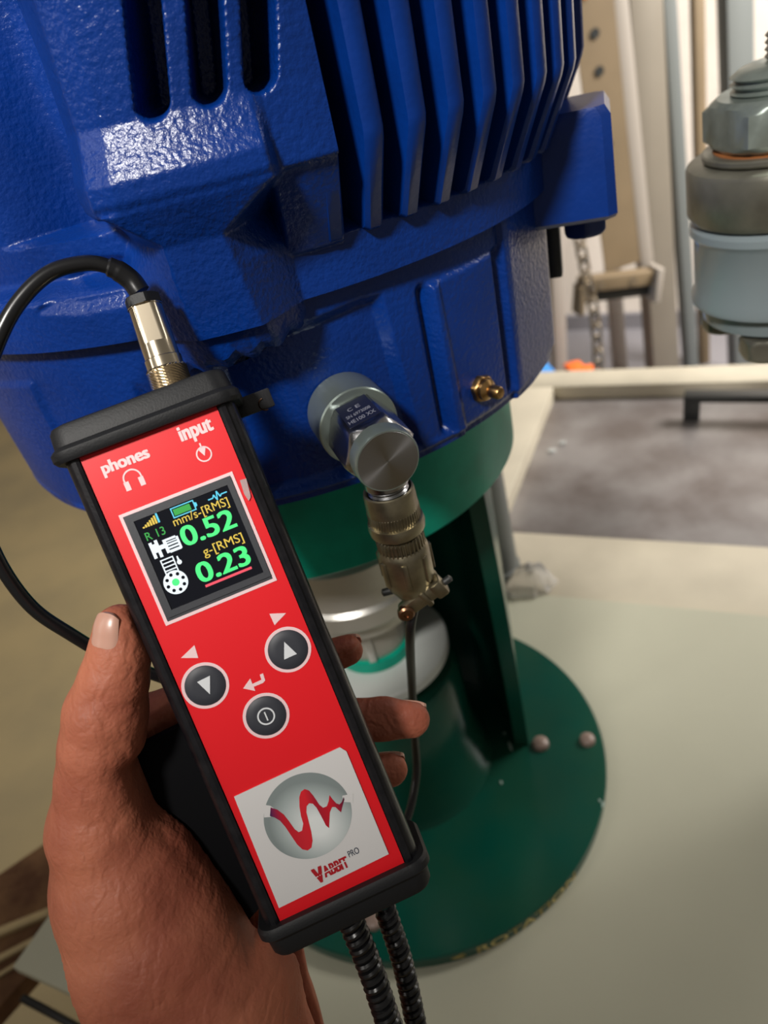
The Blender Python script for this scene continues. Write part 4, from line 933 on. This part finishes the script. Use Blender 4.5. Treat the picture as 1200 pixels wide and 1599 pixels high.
    gap_cut = np.maximum(np.maximum(lx9-X, np.abs(Z+27.9)-3.2), np.maximum(Y-EDGE[0][1]-3.4, X+22)); D = np.maximum(D, -gap_cut).astype(np.float32)
    D[:, :2, :] = 3.0   # close the forearm outside the view
    # surface nets
    S = D < 0; nx, ny, nz = D.shape
    idx = -np.ones((nx-1, ny-1, nz-1), np.int64)
    cnt = sum(S[i:nx-1+i, j:ny-1+j, k:nz-1+k].astype(np.int8) for i in (0, 1) for j in (0, 1) for k in (0, 1))
    act = np.argwhere((cnt > 0) & (cnt < 8)); idx[tuple(act.T)] = np.arange(len(act))
    acc = np.zeros((len(act), 3)); num = np.zeros(len(act))
    cs8 = [(i, j, k) for i in (0, 1) for j in (0, 1) for k in (0, 1)]
    vals = {c: D[act[:, 0]+c[0], act[:, 1]+c[1], act[:, 2]+c[2]].astype(float) for c in cs8}
    for c in cs8:
        for ax_ in range(3):
            if c[ax_]: continue
            c2 = list(c); c2[ax_] = 1; a, b = vals[c], vals[tuple(c2)]; m = (a < 0) != (b < 0)
            t = np.where(m, a/np.where(m, a-b, 1), 0); p = np.tile(np.array(c, float), (len(act), 1)); p[:, ax_] += t
            acc += p*m[:, None]; num += m
    V = (act+acc/num[:, None])*h+np.array([xs[0], ys[0], zs[0]])
    Q = []
    for ax_ in range(3):
        o1, o2 = [(1, 2), (2, 0), (0, 1)][ax_]
        sl0 = [slice(None)]*3; sl1 = [slice(None)]*3; sl0[ax_] = slice(0, -1); sl1[ax_] = slice(1, None)
        e = np.argwhere(S[tuple(sl0)] != S[tuple(sl1)])
        ok = (e[:, o1] > 0) & (e[:, o2] > 0) & (e[:, o1] < D.shape[o1]-1) & (e[:, o2] < D.shape[o2]-1); e = e[ok]
        def g(d1, d2): q = e.copy(); q[:, o1] += d1; q[:, o2] += d2; return idx[tuple(q.T)]
        quad = np.stack([g(-1, -1), g(0, -1), g(0, 0), g(-1, 0)], 1)
        flip = S[tuple(sl0)][tuple(e.T)]; quad = np.where(flip[:, None], quad, quad[:, ::-1]); Q.append(quad)
    Q = np.vstack(Q); Q = Q[(Q >= 0).all(1)]
    for _ in range(2):   # light smoothing
        nb = np.zeros_like(V); cn = np.zeros(len(V))
        for a, b in ((0, 1), (1, 2), (2, 3), (3, 0)):
            for s, t in ((a, b), (b, a)): np.add.at(nb, Q[:, s], V[Q[:, t]]); np.add.at(cn, Q[:, s], 1)
        V = V*.55+.45*nb/np.maximum(cn, 1)[:, None]
    return V, Q.tolist()
HV, HQ = build_hand()
hand = thing('hand', 'bare brown-skinned left hand and wrist gripping the red meter, thumb along its left side', 'hand', tuple((MF@np.array([-50, -110, -30, 1]))[:3]))
ho = obj('hand_skin', *xf((HV, HQ), MF), 'skin', hand, auto=180)
def nail_cyl(A, B, rA, rB, nrm_, half, t0, tip):
    """curved plate over a finger end: A fingertip centre, B next joint, from t0 (mm behind A) to tip (mm past A)"""
    A = np.array(A, float); B = np.array(B, float); ax_ = A-B; L = np.linalg.norm(ax_); ax_ /= L; n = np.array(nrm_, float); n -= ax_*(n@ax_); n /= np.linalg.norm(n); tx_ = np.cross(ax_, n)
    N = 17; top = []; bot = []
    for i in range(N):
        for j in range(N):
            a = -1+2*i/(N-1); q = j/(N-1); st_ = -t0+(t0+tip)*q
            st_ = -t0*(1-.16*a*a)*(1-q)+(tip-(.22*abs(a)**3)*tip)*q
            r = (rA if st_ > 0 else rA+(rB-rA)*min(-st_/L, 1)); rr = r*math.sqrt(max(0, 1-(max(st_, 0)/(1.32*rA))**2))
            th = a*half; lift = .42-.38*abs(a)**6-.25*(1-q)**8
            d = n*math.cos(th)+tx_*math.sin(th); p = A+ax_*st_+d*(rr+lift); top.append(p); bot.append(p-d*1.2)
    V = top+bot; k = N*N; Fc = []
    for i in range(N-1):
        for j in range(N-1): a = i*N+j; Fc += [(a, a+1, a+N+1, a+N), (k+a, k+a+N, k+a+N+1, k+a+1)]
    rim = [i*N for i in range(N)]+[(N-1)*N+j for j in range(1, N)]+[i*N+N-1 for i in range(N-2, -1, -1)]+[j for j in range(N-2, 0, -1)]
    for a, b in zip(rim, rim[1:]+rim[:1]): Fc.append((a, b, b+k, a+k))
    return V, Fc
def jt(x, y, z, rpx): lx_, ly_ = loc(x, y, z); P = (MF@np.array([lx_, ly_, z, 1]))[:3]; return np.array([lx_, ly_, z]), rpx/FPX*((P-CAM)@FW)*1000
tA, tr_ = jt(188, 984, -8, 41); tB, tr2 = jt(187, 1020, -9, 46)
vd_ = (CAM-(MF@np.append(tA, 1))[:3]); vd_ = np.array([vd_@MU, vd_@MV, vd_@MN]); vd_ /= np.linalg.norm(vd_)
lf_ = np.cross(tA-tB, vd_); lf_ /= np.linalg.norm(lf_); lf_ = lf_ if lf_[0] < 0 else -lf_
obj('thumbnail', *xf(nail_cyl(tA, tB, tr_, tr2, vd_*math.cos(.66)+lf_*math.sin(.66), .62, 5.4, 7.4), MF), 'skin_nail', hand, label='pinkish thumbnail')
for (a_, b_2) in (((545, 1018, -32.5, 27), (440, 1050, -36, 37)), ((645, 1127, -32.5, 32), (600, 1125, -33.5, 35)), ((612, 1206, -32.5, 30), (520, 1218, -36, 37))):
    A_, ra_ = jt(*a_); B_, rb_ = jt(*b_2)
    obj('fingernail', *xf(nail_cyl(A_, B_, ra_, rb_, (0, .55, -.84), .6, 4.6, 5.4), MF), 'skin_nail', hand)
